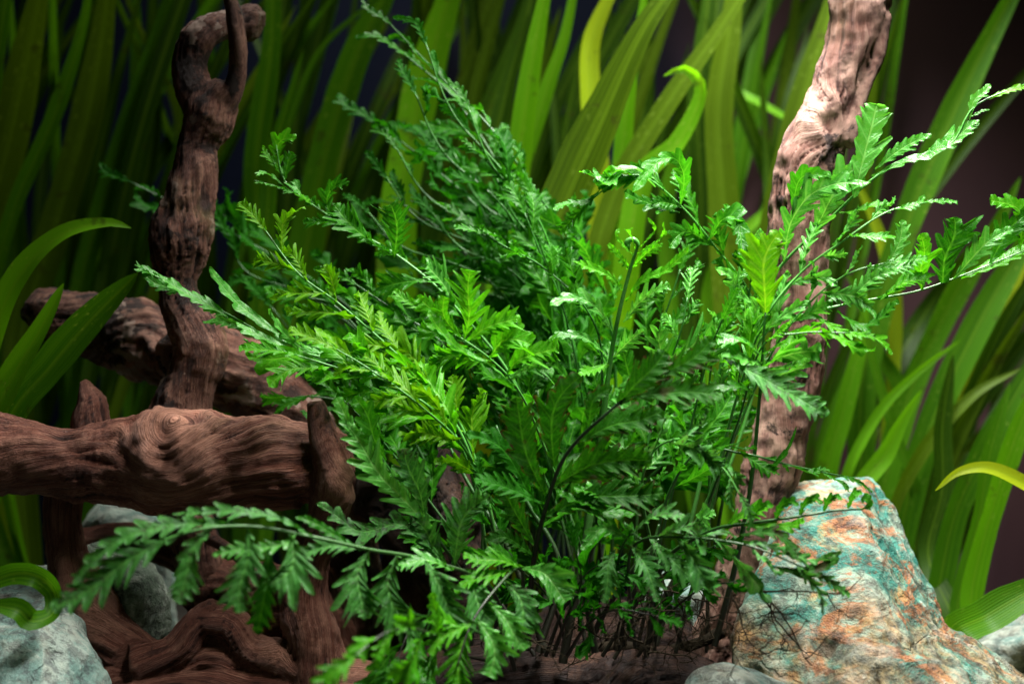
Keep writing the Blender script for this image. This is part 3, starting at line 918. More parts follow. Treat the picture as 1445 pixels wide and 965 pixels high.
def leaflet(parent, base, c3, W, mat, N0=None, k=20, nl=None, depth=0.5, roll=0.0, fold=0.15, ruffle=0.10, twist=0.0, basew=0.16, blunt=0.8):
    """lobed blade along centreline c3 (m,3 world points); W half width in metres"""
    global LEAFLETS
    LEAFLETS += 1
    rs = random.Random(LEAFLETS * 13 + 5)
    nl = (nl or rs.choice([4, 5, 5, 6])) + 1
    per = 8
    n = nl * per + 1
    c = resample(c3, n)
    t = np.linspace(0, 1, n)
    T = tangents(c)
    Lc = np.linalg.norm(np.diff(c, axis=0), axis=1).sum()
    hk = rs.gauss(0.0, 0.16) * Lc
    side0 = norm(np.cross(T[-1], np.array([0.1, -1.0, 0.3])))
    c = c + side0 * (hk * np.clip((t - .55) / .45, 0, 1) ** 2)[:, None] + np.array([0, -0.5, 0.2]) * (rs.gauss(0, .10) * Lc * t ** 2)[:, None]
    T = tangents(c)
    if N0 is None:
        N = face_cam(T, k)
    else:
        N = norm(N0 - (T @ N0)[:, None] * T)
    B = np.cross(T, N)
    a = np.radians(roll + twist * (t - 0.3))
    Bn = np.cos(a)[:, None] * B + np.sin(a)[:, None] * N
    Nn = -np.sin(a)[:, None] * B + np.cos(a)[:, None] * N
    # lobes are uneven in length
    jit = np.r_[0, np.cumsum([rs.uniform(0.8, 1.2) for _ in range(nl)])]; jit = jit / jit[-1] * nl
    ph = np.interp(t * nl, np.arange(nl + 1), jit)
    ph = ph + 0.0
    tt = np.clip((t - 0.0) / 0.36, 0, 1); tt = tt * tt * (3 - 2 * tt)
    env = (basew + (1 - basew) * tt) * np.clip(1 - np.clip((t - 0.45) / 0.58, 0, 1) ** 2.2, 0, 1) ** blunt
    f = np.mod(t * nl, 1.0)
    lobe = np.where(f < 0.66, (f / 0.66) ** 1.0, np.clip((1 - f) / 0.34, 0, 1) ** 0.8)
    teeth = 0.13 * np.sin(np.pi * f * 5 + 0.4)
    size = np.array([rs.uniform(0.6, 1.2) for _ in range(nl + 1)])
    sizeL = np.array([rs.uniform(0.6, 1.2) for _ in range(nl + 1)])
    li = np.minimum((t * nl).astype(int), nl)
    dloc = np.clip(depth * 1.65 * (1.05 - 0.35 * t), 0, .90)
    wR = W * env * size[li] * ((1 - dloc) + dloc * (lobe + teeth))
    wL = W * env * sizeL[li] * ((1 - dloc) + dloc * (lobe + teeth))
    wR[-1] = wL[-1] = W * 0.02
    us = np.array([-1, -.8, -.5, -.22, 0, .22, .5, .8, 1])
    au = np.abs(us)
    w = np.where(us[None] < 0, wL[:, None], wR[:, None])
    W = W * 1.25
    w = w * 1.25
    shear = 1.15
    along = shear * w * au[None] * np.clip((1 - t) * 3 + 0.25, 0.2, 1)[:, None]
    quilt = -0.16 * W * np.cos(2 * np.pi * f)[:, None] * (au * (1.15 - au))[None] * env[:, None]
    p1, p2 = rs.uniform(0, 6), rs.uniform(0, 6)
    ruf = ruffle * W * (au ** 2)[None] * np.sin(2 * np.pi * (1.6 * t[:, None]) + np.where(us < 0, p1, p2)[None])
    ruf += 0.12 * W * (au ** 3)[None] * np.sin(2 * np.pi * f + 1.0)[:, None]
    hgt = fold * w * au[None] + quilt + ruf
    L = np.linalg.norm(np.diff(c, axis=0), axis=1).sum()
    v = c[:, None] + Bn[:, None] * (us[None] * w)[:, :, None] + Nn[:, None] * hgt[:, :, None] + T[:, None] * along[:, :, None]
    m = len(us)
    org = c[0].copy()
    v = v.reshape(-1, 3) - org
    ii = (np.arange(n - 1)[:, None] * m + np.arange(m - 1)[None]).ravel()
    fcs = np.stack([ii, ii + 1, ii + m + 1, ii + m], 1)
    uv = np.stack(np.broadcast_arrays((t * nl)[:, None], (us * 0.5 + 0.5)[None]), -1).reshape(-1, 2)
    return link_mesh('leaflet', v, fcs, mat, parent, origin=org - base, uv=uv)


class Fern:
    def __init__(self, bpx, bpy_, Y, label):
        self.base = P(bpx, bpy_, Y)
        self.e = empty('fern', self.base)
        tag(self.e, label, 'fern', None)

    def frond(self, pts, n=6, L=80, w=0.2, k=25, t0=0.3, mat='fern', ang=48, r=2.6, left=1.0, right=1.0, droop=0.0, stem='stem', explicit=(), tip=True,
              taper=0.55, roll=0, curl=0.25, depth=0.5, Lstart=0.85, tiplen=1.0, jitter=1.0, N=None, curltip=False, bend=0.0):
        """pts (px,py,Y) from root to tip; leaflets alternate along it"""
        pts = list(pts)
        if pts[0][1] > 890 and len(pts) > 4 and stem != 'stem_dark':      # stalks leave the creeping rhizome at different spots
            jx, jy = random.uniform(-75, 75), random.uniform(-.03, .05)
            pts[0] = (pts[0][0] + jx, pts[0][1] + random.uniform(0, 25), pts[0][2] + jy)
            pts[1] = (pts[1][0] + jx * .3, pts[1][1], pts[1][2] + jy * .4)
        L, n, w = L * 1.28, int(round(n * 0.78)), w * 1.12
        c = resample(np.array([P(*p) for p in pts]), 70)
        Ym = c[-20:, 1].mean()
        t = np.linspace(0, 1, len(c))
        rad = pxs(r, Ym) * (1.25 - 0.85 * t)
        cc = c
        if curltip:      # fiddlehead
            T = tangents(c)[-1]
            ang_ = np.linspace(0, 4.6, 24)
            rr_ = np.linspace(1.0, 0.30, 24) * pxs(10, Ym)
            sd = norm(np.cross(T, np.array([0, -1., 0])))
            if sd[0] > 0: sd = -sd
            ctr = c[-1] + sd * rr_[0]
            extra = ctr + (-np.cos(ang_) * rr_)[:, None] * sd + (np.sin(ang_) * rr_)[:, None] * T
            cc = np.vstack([c, extra[1:]])
            rad = np.r_[rad, rad[-1] * np.linspace(1.3, 2.4, 23)]
        v, F = tube(cc, rad)
        fo = link_mesh('frond', v - self.base, F, M[stem], self.e)
        T = tangents(c)
        if N is None:
            Nf = face_cam(T, k)
        else:
            N = norm(np.array(N, float)); Nf = norm(N - (T @ N)[:, None] * T)
        Sd = np.cross(T, Nf)
        lo = pxs(1, Ym)
        m = M[mat]
        tot = 2 * n
        for q in range(tot):
            sgn = 1 if q % 2 else -1
            sc = right if sgn > 0 else left
            if sc <= 0.02:
                continue
            f = t0 + (0.97 - t0) * (q + 0.5 + random.uniform(-.25, .25) * jitter) / tot
            i = min(int(f * 69), 69)
            g = (f - t0) / (1 - t0)
            prof = (Lstart + (1 - Lstart) * min(g / 0.3, 1)) * (1 - taper * max(0, (g - 0.25) / 0.75) ** 1.2)
            ln = L * lo * prof * sc * random.uniform(0.62, 1.22)
            a0 = math.radians(ang * 0.88 * (1 - 0.30 * g) + random.uniform(-11, 11) * jitter)
            D = math.cos(a0) * T[i] + math.sin(a0) * sgn * Sd[i]
            D = D + Nf[i] * random.uniform(-.10, .22) * jitter
            D = norm(D)
            # bow towards the frond tip and down or back
            side = norm(T[i] - (T[i] @ D) * D)
            nn = norm(Nf[i] - (Nf[i] @ D) * D)
            u = np.linspace(0, 1, 6)[:, None]
            cv = random.gauss(curl, 0.42 * jitter)
            sv = random.gauss(0.12 + bend, 0.12 * jitter)
            pl = c[i] + ln * (u * D - nn * cv * u ** 2 * 0.8 + side * sv * u ** 2 + np.array([0, 0, -1.0]) * droop * u ** 2)
            leaflet(fo, self.base, pl, ln * w * random.uniform(.72, 1.32), m, N0=nn, nl=random.choice([3, 4, 5, 5, 6, 7]), blunt=random.uniform(.6, 1.6), roll=roll + random.gauss(0, 24) * jitter,
                    fold=random.uniform(.02, .3), ruffle=random.uniform(.10, .45), twist=random.gauss(0, 60) * jitter, depth=depth * random.uniform(.6, 1.35))
        if tip:
            ln = L * lo * (1 - taper) * 1.25 * tiplen
            u = np.linspace(0, 1, 6)[:, None]
            pl = c[-1] - T[-1] * ln * 0.1 + ln * (u * T[-1] - Nf[-1] * 0.3 * u ** 2)
            leaflet(fo, self.base, pl, ln * w * 0.9, m, N0=Nf[-1], roll=roll, basew=0.5, depth=depth)
        for ex in explicit:
            pp, wpx, mt = ex[0], ex[1], ex[2]
            kw = dict(ex[3]) if len(ex) > 3 else {}
            c3 = np.array([P(*p) for p in pp])
            leaflet(fo, self.base, c3, pxs(wpx * (1.3 if mt == 'pale' else 1.15), c3[:, 1].mean()), M[mt], **kw)
        return fo


# --- tall group at the back, leaning up and to the left
fa = Fern(780, 900, .08, 'dark tall fern fronds leaning left in front of the ribbon leaves')
fa.frond([(800, 905, .08), (860, 620, .08), (850, 400, .08), (770, 290, .08), (700, 190, .08), (625, 112, .09), (548, 32, .10)], n=9, L=74, w=0.107, k=65, t0=.42, mat='fern', ang=34, curl=.35, taper=.45, left=1.0, right=.8, roll=20)
fa.frond([(780, 905, .10), (820, 640, .10), (800, 430, .10), (740, 300, .10), (650, 150, .11), (570, 76, .11)], n=9, L=80, w=0.123, k=55, t0=.40, mat='fern', ang=36, curl=.35, taper=.4)
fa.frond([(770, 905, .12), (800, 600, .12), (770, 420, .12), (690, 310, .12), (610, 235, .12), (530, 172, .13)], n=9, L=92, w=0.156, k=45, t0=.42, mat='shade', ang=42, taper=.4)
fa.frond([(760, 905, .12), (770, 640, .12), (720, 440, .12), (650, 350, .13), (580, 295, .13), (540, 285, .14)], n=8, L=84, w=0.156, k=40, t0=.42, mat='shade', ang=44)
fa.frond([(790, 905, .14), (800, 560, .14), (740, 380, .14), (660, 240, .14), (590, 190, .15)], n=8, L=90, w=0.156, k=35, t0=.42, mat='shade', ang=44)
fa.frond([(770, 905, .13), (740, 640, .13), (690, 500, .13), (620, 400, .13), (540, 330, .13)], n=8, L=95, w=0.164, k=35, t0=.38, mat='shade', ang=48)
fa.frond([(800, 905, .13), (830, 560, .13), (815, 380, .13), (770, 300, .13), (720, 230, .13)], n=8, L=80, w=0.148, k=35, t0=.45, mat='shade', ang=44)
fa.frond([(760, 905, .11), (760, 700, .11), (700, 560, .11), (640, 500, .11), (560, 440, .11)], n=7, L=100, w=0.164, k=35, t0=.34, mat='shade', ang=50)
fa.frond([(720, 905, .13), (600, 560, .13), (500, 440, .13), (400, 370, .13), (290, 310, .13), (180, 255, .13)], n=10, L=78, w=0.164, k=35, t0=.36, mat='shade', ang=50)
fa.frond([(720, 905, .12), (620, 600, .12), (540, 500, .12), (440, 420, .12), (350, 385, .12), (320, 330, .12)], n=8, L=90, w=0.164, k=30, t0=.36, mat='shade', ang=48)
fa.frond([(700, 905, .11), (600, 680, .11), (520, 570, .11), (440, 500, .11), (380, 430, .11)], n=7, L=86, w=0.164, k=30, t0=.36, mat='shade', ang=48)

for q in range(12):
    tx, ty = [(600, 60), (585, 130), (660, 150), (560, 210), (640, 215), (545, 250), (610, 300), (700, 250), (520, 300), (650, 330), (735, 310), (590, 370)][q]
    Yq = random.uniform(.06, .12)
    bx0 = random.uniform(760, 830)
    mx, my = tx * .45 + 800 * .55, ty * .45 + 520 * .55
    fa.frond([(bx0, 905, Yq), (bx0 + 30, 690, Yq), (mx + 40, my, Yq), (tx * .8 + mx * .2 + 18, ty * .6 + my * .4, Yq), (tx, ty, Yq)], n=8, L=random.uniform(58, 78), w=.15, k=random.uniform(20, 55),
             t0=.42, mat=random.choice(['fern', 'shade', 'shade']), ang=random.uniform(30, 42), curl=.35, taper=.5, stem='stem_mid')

# --- left arching fronds
fb = Fern(700, 900, .03, 'bright green fern fronds arching left over the driftwood')
fb.frond([(740, 905, .04), (745, 700, .04), (735, 560, .03), (640, 430, .03), (560, 360, .03), (480, 315, .03), (410, 265, .03), (395, 235, .03), (390, 205, .03)], n=8, L=64, w=.22, k=50, t0=.50, mat='fern', ang=46, left=.8, right=.9, stem='stem_light',
         tip=False, explicit=[
             ([(392, 240, .03), (392, 205, .03), (408, 182, .025)], 12, 'bright', dict(k=20, basew=.6)),
             ([(395, 245, .03), (382, 225, .03), (365, 212, .03)], 6, 'bright', dict(k=40)),
             ([(400, 262, .03), (385, 250, .03), (362, 240, .02)], 6, 'mint', dict(k=60)),
             ([(405, 268, .03), (385, 262, .03), (358, 254, .02)], 7, 'mint', dict(k=60)),
             ([(400, 258, .03), (405, 235, .03), (408, 215, .03)], 8, 'fern', dict(k=20)),
             ([(470, 312, .03), (462, 280, .03), (488, 252, .02)], 12, 'fern', dict(k=30)),
             ([(440, 290, .03), (425, 275, .02), (413, 258, .02)], 12, 'mint', dict(k=50)),
             ([(556, 365, .03), (560, 325, .02), (556, 284, .01)], 22, 'fern', dict(k=10)),
             ([(535, 350, .03), (500, 322, .02), (470, 290, .02)], 22, 'fern', dict(k=30)),
             ([(640, 430, .03), (625, 400, .02), (600, 372, .01)], 22, 'mint', dict(k=40)),
         ])
fb.frond([(720, 905, .02), (700, 740, .01), (640, 580, .0), (560, 500, .0), (480, 430, -.005), (420, 385, -.01), (372, 322, -.01)], n=9, L=74, w=.2, k=35, t0=.44, mat='young', ang=44, stem='stem_light', taper=.5, curl=.4)
fb.frond([(730, 905, .01), (700, 720, .0), (630, 580, -.005), (520, 522, -.01), (410, 492, -.015), (330, 448, -.02), (262, 412, -.025), (190, 374, -.03)], n=6, L=70, w=.10, k=60, t0=.50, mat='mint', ang=16, stem='stem_light', taper=.35, curl=.1, roll=25, depth=.35,
         tip=False, explicit=[
             ([(420, 492, -.015), (350, 440, -.02), (310, 405, -.025), (288, 386, -.03)], 9, 'mint', dict(k=50, depth=.3)),
             ([(330, 452, -.02), (290, 428, -.025), (250, 408, -.03), (222, 395, -.035)], 10, 'mint', dict(k=50, depth=.3)),
             ([(262, 412, -.02), (225, 392, -.025), (198, 370, -.03)], 8, 'mint', dict(k=50, depth=.25)),
             ([(420, 500, -.02), (370, 475, -.025), (330, 455, -.03)], 9, 'mint', dict(k=50, depth=.3)),
         ])
fb.frond([(720, 905, .0), (690, 740, -.01), (640, 610, -.015), (560, 545, -.02), (480, 520, -.025), (415, 500, -.03)], n=7, L=84, w=.19, k=50, t0=.46, mat='bright', ang=42, stem='stem_light', taper=.4, curl=.3)
fb.frond([(740, 905, .0), (720, 760, -.01), (660, 640, -.02), (590, 570, -.03), (520, 520, -.035), (470, 490, -.04)], n=7, L=74, w=.19, k=35, t0=.46, mat='young', ang=44, stem='stem_light', taper=.4, curl=.3)
fb.frond([(700, 905, .05), (640, 720, .05), (570, 600, .05), (500, 570, .05), (420, 560, .05), (390, 590, .05)], n=7, L=70, w=.18, k=40, t0=.40, mat='fern', ang=46, droop=.3)
fb.frond([(700, 905, .05), (660, 700, .05), (600, 560, .05), (520, 480, .05), (470, 430, .05), (430, 420, .05)], n=7, L=90, w=.2, k=35, t0=.42, mat='fern', ang=46)
fb.frond([(740, 905, .04), (740, 720, .04), (690, 560, .04), (620, 480, .04), (560, 440, .04), (500, 400, .04)], n=7, L=95, w=.2, k=35, t0=.45, mat='fern', ang=46)
fb.frond([(700, 905, .02), (650, 790, .02), (570, 660, .02), (520, 600, .02), (480, 560, .02)], n=6, L=86, w=.2, k=25, t0=.36, mat='fern', ang=46)

# --- centre
fc = Fern(800, 905, .0, 'bushy green fern at the centre with an upright curled young frond')
fc.frond([(810, 910, .0), (800, 760, -.01), (760, 610, -.02), (728, 545, -.03), (690, 505, -.035), (640, 470, -.04), (596, 438, -.045)], n=4, L=70, w=.24, k=30, t0=.80, mat='bright', ang=44, stem='stem_light', left=.8, right=0, tip=True,
         explicit=[
             ([(655, 480, -.04), (662, 440, -.045), (655, 384, -.05)], 24, 'bright', dict(k=5, depth=.7, nl=5, basew=.12)),
             ([(660, 482, -.04), (690, 460, -.045), (735, 445, -.05)], 20, 'bright', dict(k=25, depth=.45, nl=5)),
             ([(690, 506, -.035), (712, 480, -.045), (748, 470, -.05)], 24, 'bright', dict(k=30, depth=.35, nl=5)),
             ([(712, 530, -.03), (738, 505, -.04), (790, 492, -.05)], 24, 'bright', dict(k=35, depth=.5, nl=6)),
             ([(715, 535, -.03), (750, 520, -.04), (782, 522, -.04)], 17, 'mint', dict(k=30, depth=.7, nl=5)),
             ([(700, 520, -.035), (660, 500, -.045), (615, 462, -.05), (596, 440, -.05)], 13, 'bright', dict(k=55, depth=.3)),
             ([(728, 545, -.03), (690, 515, -.04), (650, 495, -.045), (615, 462, -.05)], 10, 'mint', dict(k=65, depth=.25)),
             ([(640, 470, -.04), (612, 440, -.045), (588, 418, -.05)], 15, 'bright', dict(k=20, depth=.4)),
             ([(650, 476, -.04), (628, 450, -.045), (620, 420, -.05)], 13, 'bright', dict(k=10, depth=.4)),
         ])
# upright young frond with fiddlehead
fc.frond([(855, 910, .01), (856, 700, .0), (860, 520, -.02), (872, 450, -.03), (888, 385, -.035), (900, 348, -.04)], n=0, L=40, mat='bright', stem='stem_light', r=5.6, tip=False, curltip=True,
         explicit=[
             ([(866, 470, -.03), (840, 432, -.035), (808, 415, -.04), (784, 402, -.045)], 11, 'mint', dict(k=35, depth=.5)),
             ([(880, 412, -.03), (860, 390, -.04), (832, 376, -.045), (818, 358, -.05)], 8, 'bright', dict(k=30, depth=.4)),
             ([(884, 425, -.03), (905, 398, -.04), (940, 384, -.045), (976, 366, -.05)], 9, 'bright', dict(k=40, depth=.4)),
             ([(880, 455, -.03), (905, 425, -.035), (944, 398, -.04)], 14, 'mint', dict(k=20, depth=.65, nl=6)),
             ([(865, 505, -.02), (890, 480, -.03), (910, 468, -.035)], 12, 'mint', dict(k=20, depth=.6, nl=5)),
             ([(862, 508, -.02), (830, 480, -.03), (795, 472, -.035), (772, 470, -.04)], 9, 'mint', dict(k=40, depth=.4)),
             ([(862, 512, -.02), (838, 522, -.03), (812, 526, -.04)], 9, 'bright', dict(k=45, depth=.3)),
             ([(890, 382, -.03), (875, 362, -.04), (862, 340, -.045)], 7, 'bright', dict(k=20, depth=.5)),
             ([(892, 378, -.03), (915, 356, -.04), (936, 346, -.045)], 8, 'bright', dict(k=20, depth=.5)),
             ([(896, 362, -.035), (880, 346, -.045), (872, 334, -.05), (880, 326, -.05)], 5, 'bright', dict(k=30)),
             ([(898, 356, -.035), (892, 338, -.045), (886, 326, -.055), (893, 322, -.06)], 5, 'bright', dict(k=30)),
             ([(900, 352, -.035), (914, 338, -.045), (924, 326, -.055), (914, 320, -.06)], 5, 'bright', dict(k=30)),
             ([(900, 358, -.035), (920, 346, -.045), (934, 334, -.055), (930, 324, -.06)], 5, 'bright', dict(k=30)),
         ])
fc.frond([(840, 910, .03), (845, 700, .03), (850, 520, .02), (830, 440, .01), (770, 380, .01), (720, 352, .0), (680, 330, -.005)], n=6, L=60, w=.2, k=50, t0=.55, mat='fern', ang=36, curl=.3, stem='stem')
fc.frond([(830, 910, .05), (830, 700, .05), (815, 520, .05), (790, 420, .05), (760, 350, .05), (740, 300, .05)], n=7, L=80, w=.19, k=35, t0=.5, mat='fern', ang=42)
fc.frond([(850, 910, .05), (870, 700, .05), (900, 540, .05), (940, 440, .04), (960, 380, .04)], n=7, L=80, w=.2, k=25, t0=.45, mat='fern', ang=44)
fc.frond([(850, 910, .03), (890, 700, .02), (930, 560, .02), (960, 470, .01), (970, 420, .01)], n=6, L=70, w=.24, k=20, t0=.45, mat='mint', ang=50, depth=.65)
fc.frond([(800, 910, .04), (780, 720, .04), (720, 600, .04), (660, 560, .04), (600, 545, .04)], n=7, L=90, w=.2, k=25, t0=.36, mat='fern', ang=48)
fc.frond([(800, 910, .04), (800, 760, .04), (770, 640, .04), (740, 560, .04), (700, 500, .04)], n=6, L=90, w=.22, k=20, t0=.36, mat='fern', ang=48)
fc.frond([(820, 910, .06), (860, 760, .06), (930, 660, .06), (1000, 600, .06), (1040, 560, .06)], n=7, L=90, w=.2, k=25, t0=.32, mat='shade', ang=48)
fc.frond([(820, 910, .06), (830, 700, .06), (870, 600, .06), (920, 520, .06)], n=7, L=90, w=.22, k=20, t0=.34, mat='fern', ang=48)
fc.frond([(810, 910, .05), (760, 790, .05), (690, 700, .05), (620, 650, .05), (560, 630, .05)], n=7, L=90, w=.2, k=20, t0=.32, mat='shade', ang=48)
# large dark old frond in front
fc.frond([(745, 915, -.01), (752, 800, -.04), (772, 710, -.06), (800, 640, -.07), (860, 580, -.08), (940, 515, -.08)], n=0, mat='old', stem='stem_dark', r=4.2, tip=False,
         explicit=[
             ([(782, 660, -.065), (778, 600, -.07), (790, 528, -.075)], 19, 'old', dict(k=0, depth=.3, nl=6, basew=.3)),
             ([(770, 700, -.06), (742, 640, -.065), (728, 560, -.07)], 20, 'old', dict(k=5, depth=.35, nl=6, basew=.3)),
             ([(830, 605, -.075), (835, 570, -.08), (845, 540, -.08)], 12, 'old', dict(k=10, depth=.35, nl=5)),
             ([(815, 625, -.07), (870, 598, -.075), (935, 595, -.08)], 18, 'old', dict(k=30, depth=.35, nl=6)),
             ([(880, 562, -.08), (930, 556, -.085), (1018, 552, -.085)], 19, 'old', dict(k=30, depth=.4, nl=7)),
             ([(870, 572, -.08), (905, 535, -.085), (945, 502, -.085)], 17, 'old', dict(k=5, depth=.3, nl=6, basew=.4)),
             ([(920, 532, -.08), (960, 515, -.085), (1010, 490, -.085)], 17, 'old', dict(k=15, depth=.4, nl=6)),
             ([(775, 690, -.06), (840, 655, -.07), (920, 645, -.075)], 24, 'old', dict(k=15, depth=.4, nl=7)),
             ([(765, 730, -.055), (840, 700, -.065), (938, 702, -.07)], 22, 'old', dict(k=25, depth=.45, nl=8)),
             ([(760, 745, -.05), (820, 715, -.06), (890, 742, -.065)], 18, 'fern', dict(k=50, depth=.4, nl=7)),
             ([(755, 770, -.045), (725, 720, -.05), (700, 670, -.055)], 18, 'old', dict(k=10, depth=.4, nl=6)),
             ([(755, 785, -.045), (720, 760, -.05), (690, 750, -.055)], 14, 'old', dict(k=30, depth=.4, nl=6)),
             ([(768, 712, -.06), (720, 690, -.065), (670, 672, -.07)], 16, 'shade', dict(k=40, depth=.45, nl=7)),
             ([(765, 735, -.055), (715, 640, -.06), (665, 600, -.065)], 15, 'shade', dict(k=40, depth=.45, nl=7)),
         ])

# --- right
fd = Fern(960, 905, .02, 'fern with mint-green fronds reaching right across the pinkish trunk')
fd.frond([(930, 910, .03), (985, 700, .03), (1010, 540, .02), (1060, 440, .01), (1105, 372, .0), (1165, 315, -.01), (1225, 258, -.02), (1262, 235, -.02), (1340, 205, -.02), (1376, 150, -.02), (1450, 118, -.02)], n=0, L=60, mat='mint', stem='stem_light', r=3.0, tip=False,
         explicit=[
             ([(1205, 280, -.02), (1218, 225, -.02), (1240, 146, -.02)], 21, 'mint', dict(k=10, depth=.3, nl=5, basew=.4, blunt=.6)),
             ([(1140, 345, -.005), (1168, 290, -.015), (1200, 225, -.02), (1206, 205, -.02)], 20, 'mint', dict(k=20, depth=.45, nl=6)),
             ([(1105, 375, .0), (1118, 310, -.01), (1160, 255, -.02), (1192, 222, -.025)], 17, 'mint', dict(k=25, depth=.5, nl=7)),
             ([(1118, 300, -.01), (1128, 255, -.015), (1160, 230, -.02)], 10, 'fern', dict(k=10, depth=.3)),
             ([(1235, 240, -.02), (1265, 215, -.025), (1312, 187, -.03)], 9, 'mint', dict(k=30, depth=.35)),
             ([(1230, 250, -.02), (1280, 228, -.025), (1352, 218, -.03)], 9, 'mint', dict(k=50, depth=.3)),
             ([(1310, 212, -.02), (1345, 200, -.02), (1372, 165, -.02)], 9, 'mint', dict(k=40, depth=.3)),
             ([(1368, 170, -.02), (1376, 140, -.02), (1402, 128, -.02)], 7, 'mint', dict(k=30, depth=.3)),
             ([(1390, 142, -.02), (1420, 130, -.02), (1452, 120, -.02)], 6, 'young', dict(k=50, depth=.3)),
             ([(1368, 166, -.02), (1380, 160, -.02), (1394, 152, -.02)], 3, 'mint', dict(k=50)),
             ([(1360, 182, -.02), (1372, 180, -.02), (1384, 176, -.02)], 3, 'mint', dict(k=50)),
             ([(1180, 300, -.01), (1210, 298, -.02), (1250, 285, -.02)], 9, 'bright', dict(k=50, depth=.5)),
             ([(1085, 400, .0), (1080, 360, -.01), (1078, 320, -.02)], 12, 'mint', dict(k=20, depth=.4)),
             ([(1065, 430, .005), (1040, 410, .0), (1032, 370, -.01)], 12, 'mint', dict(k=30, depth=.4)),
         ])
fd.frond([(940, 910, .03), (1000, 720, .02), (1040, 560, .0), (1085, 465, -.02), (1150, 440, -.03), (1215, 425, -.03), (1290, 412, -.03), (1360, 388, -.03), (1450, 352, -.03)], n=0, stem='stem_light', mat='fern', r=2.6, tip=False,
         explicit=[
             ([(1330, 402, -.03), (1335, 360, -.035), (1365, 312, -.04)], 26, 'fern', dict(k=8, depth=.4, nl=5, basew=.35)),
             ([(1300, 410, -.03), (1300, 375, -.035), (1318, 345, -.04)], 15, 'bright', dict(k=10, depth=.35)),
             ([(1345, 395, -.03), (1385, 350, -.04), (1420, 312, -.04)], 14, 'mint', dict(k=20, depth=.45, nl=5)),
             ([(1395, 375, -.03), (1420, 330, -.03), (1448, 290, -.03)], 17, 'fern', dict(k=15, depth=.35)),
             ([(1440, 355, -.03), (1440, 300, -.03), (1396, 280, -.03)], 14, 'bright', dict(k=30, depth=.35)),
             ([(1355, 395, -.03), (1410, 368, -.03), (1465, 342, -.03)], 12, 'bright', dict(k=65, depth=.2)),
             ([(1240, 424, -.03), (1275, 400, -.035), (1312, 388, -.04)], 18, 'bright', dict(k=55, depth=.45, nl=6)),
             ([(1190, 432, -.03), (1222, 400, -.035), (1260, 370, -.04)], 15, 'mint', dict(k=30, depth=.5, nl=6)),
             ([(1250, 378, -.035), (1268, 345, -.035), (1278, 310, -.035)], 10, 'mint', dict(k=20, depth=.4)),
             ([(1180, 440, -.03), (1220, 460, -.035), (1270, 432, -.04)], 14, 'fern', dict(k=60, depth=.4, nl=6)),
             ([(1150, 445, -.03), (1190, 470, -.035), (1228, 478, -.04)], 11, 'bright', dict(k=50, depth=.6, nl=5)),
         ])
fd.frond([(930, 910, .01), (1000, 720, .0), (1040, 560, -.02), (1080, 450, -.04), (1130, 385, -.04), (1190, 340, -.05), (1250, 300, -.05), (1310, 285, -.05)], n=7, L=66, w=.15, k=45, t0=.58, mat='mint', ang=38, stem='stem_light', taper=.55, depth=.5, curl=.1)
fd.frond([(930, 910, .02), (1010, 720, .01), (1060, 560, -.01), (1100, 480, -.03), (1150, 420, -.04), (1200, 385, -.05), (1255, 370, -.05)], n=6, L=80, w=.16, k=35, t0=.56, mat='mint', ang=42, stem='stem_light', taper=.5, depth=.6)
fd.frond([(940, 910, .02), (1000, 730, .0), (1040, 600, -.03), (1075, 490, -.05), (1130, 470, -.055), (1200, 470, -.06)], n=4, L=70, w=.16, k=55, t0=.62, mat='bright', ang=34, stem='stem', taper=.4, depth=.6)
# upright stalk with the big speckled leaflet
fd.frond([(1010, 910, .0), (1040, 790, -.01), (1060, 680, -.03), (1072, 560, -.04), (1078, 470, -.05), (1080, 440, -.05)], n=0, stem='stem', mat='bright', r=4.0, tip=False,
         explicit=[
             ([(1080, 445, -.05), (1078, 395, -.055), (1072, 332, -.055)], 21, 'young', dict(k=0, depth=.3, nl=6, basew=.4, blunt=.6)),
             ([(1074, 500, -.05), (1045, 480, -.06), (1015, 486, -.065)], 14, 'mint', dict(k=60, depth=.4)),
             ([(1074, 515, -.05), (1048, 505, -.06), (1022, 498, -.06)], 15, 'mint', dict(k=40, depth=.4)),
             ([(1020, 505, -.06), (1070, 530, -.07), (1120, 558, -.075), (1168, 585, -.075)], 17, 'pale', dict(k=25, depth=.45, nl=9, basew=.3)),
             ([(1076, 500, -.05), (1095, 490, -.055), (1110, 488, -.06)], 9, 'bright', dict(k=60)),
             ([(1070, 560, -.04), (1040, 545, -.05), (985, 560, -.055)], 8, 'fern', dict(k=50)),
             ([(1062, 640, -.03), (1085, 660, -.04), (1135, 610, -.045)], 3, 'fern', dict(k=50, depth=.1)),
             ([(1075, 520, -.045), (1100, 520, -.05), (1140, 515, -.05)], 8, 'bright', dict(k=50, depth=.6)),
         ])
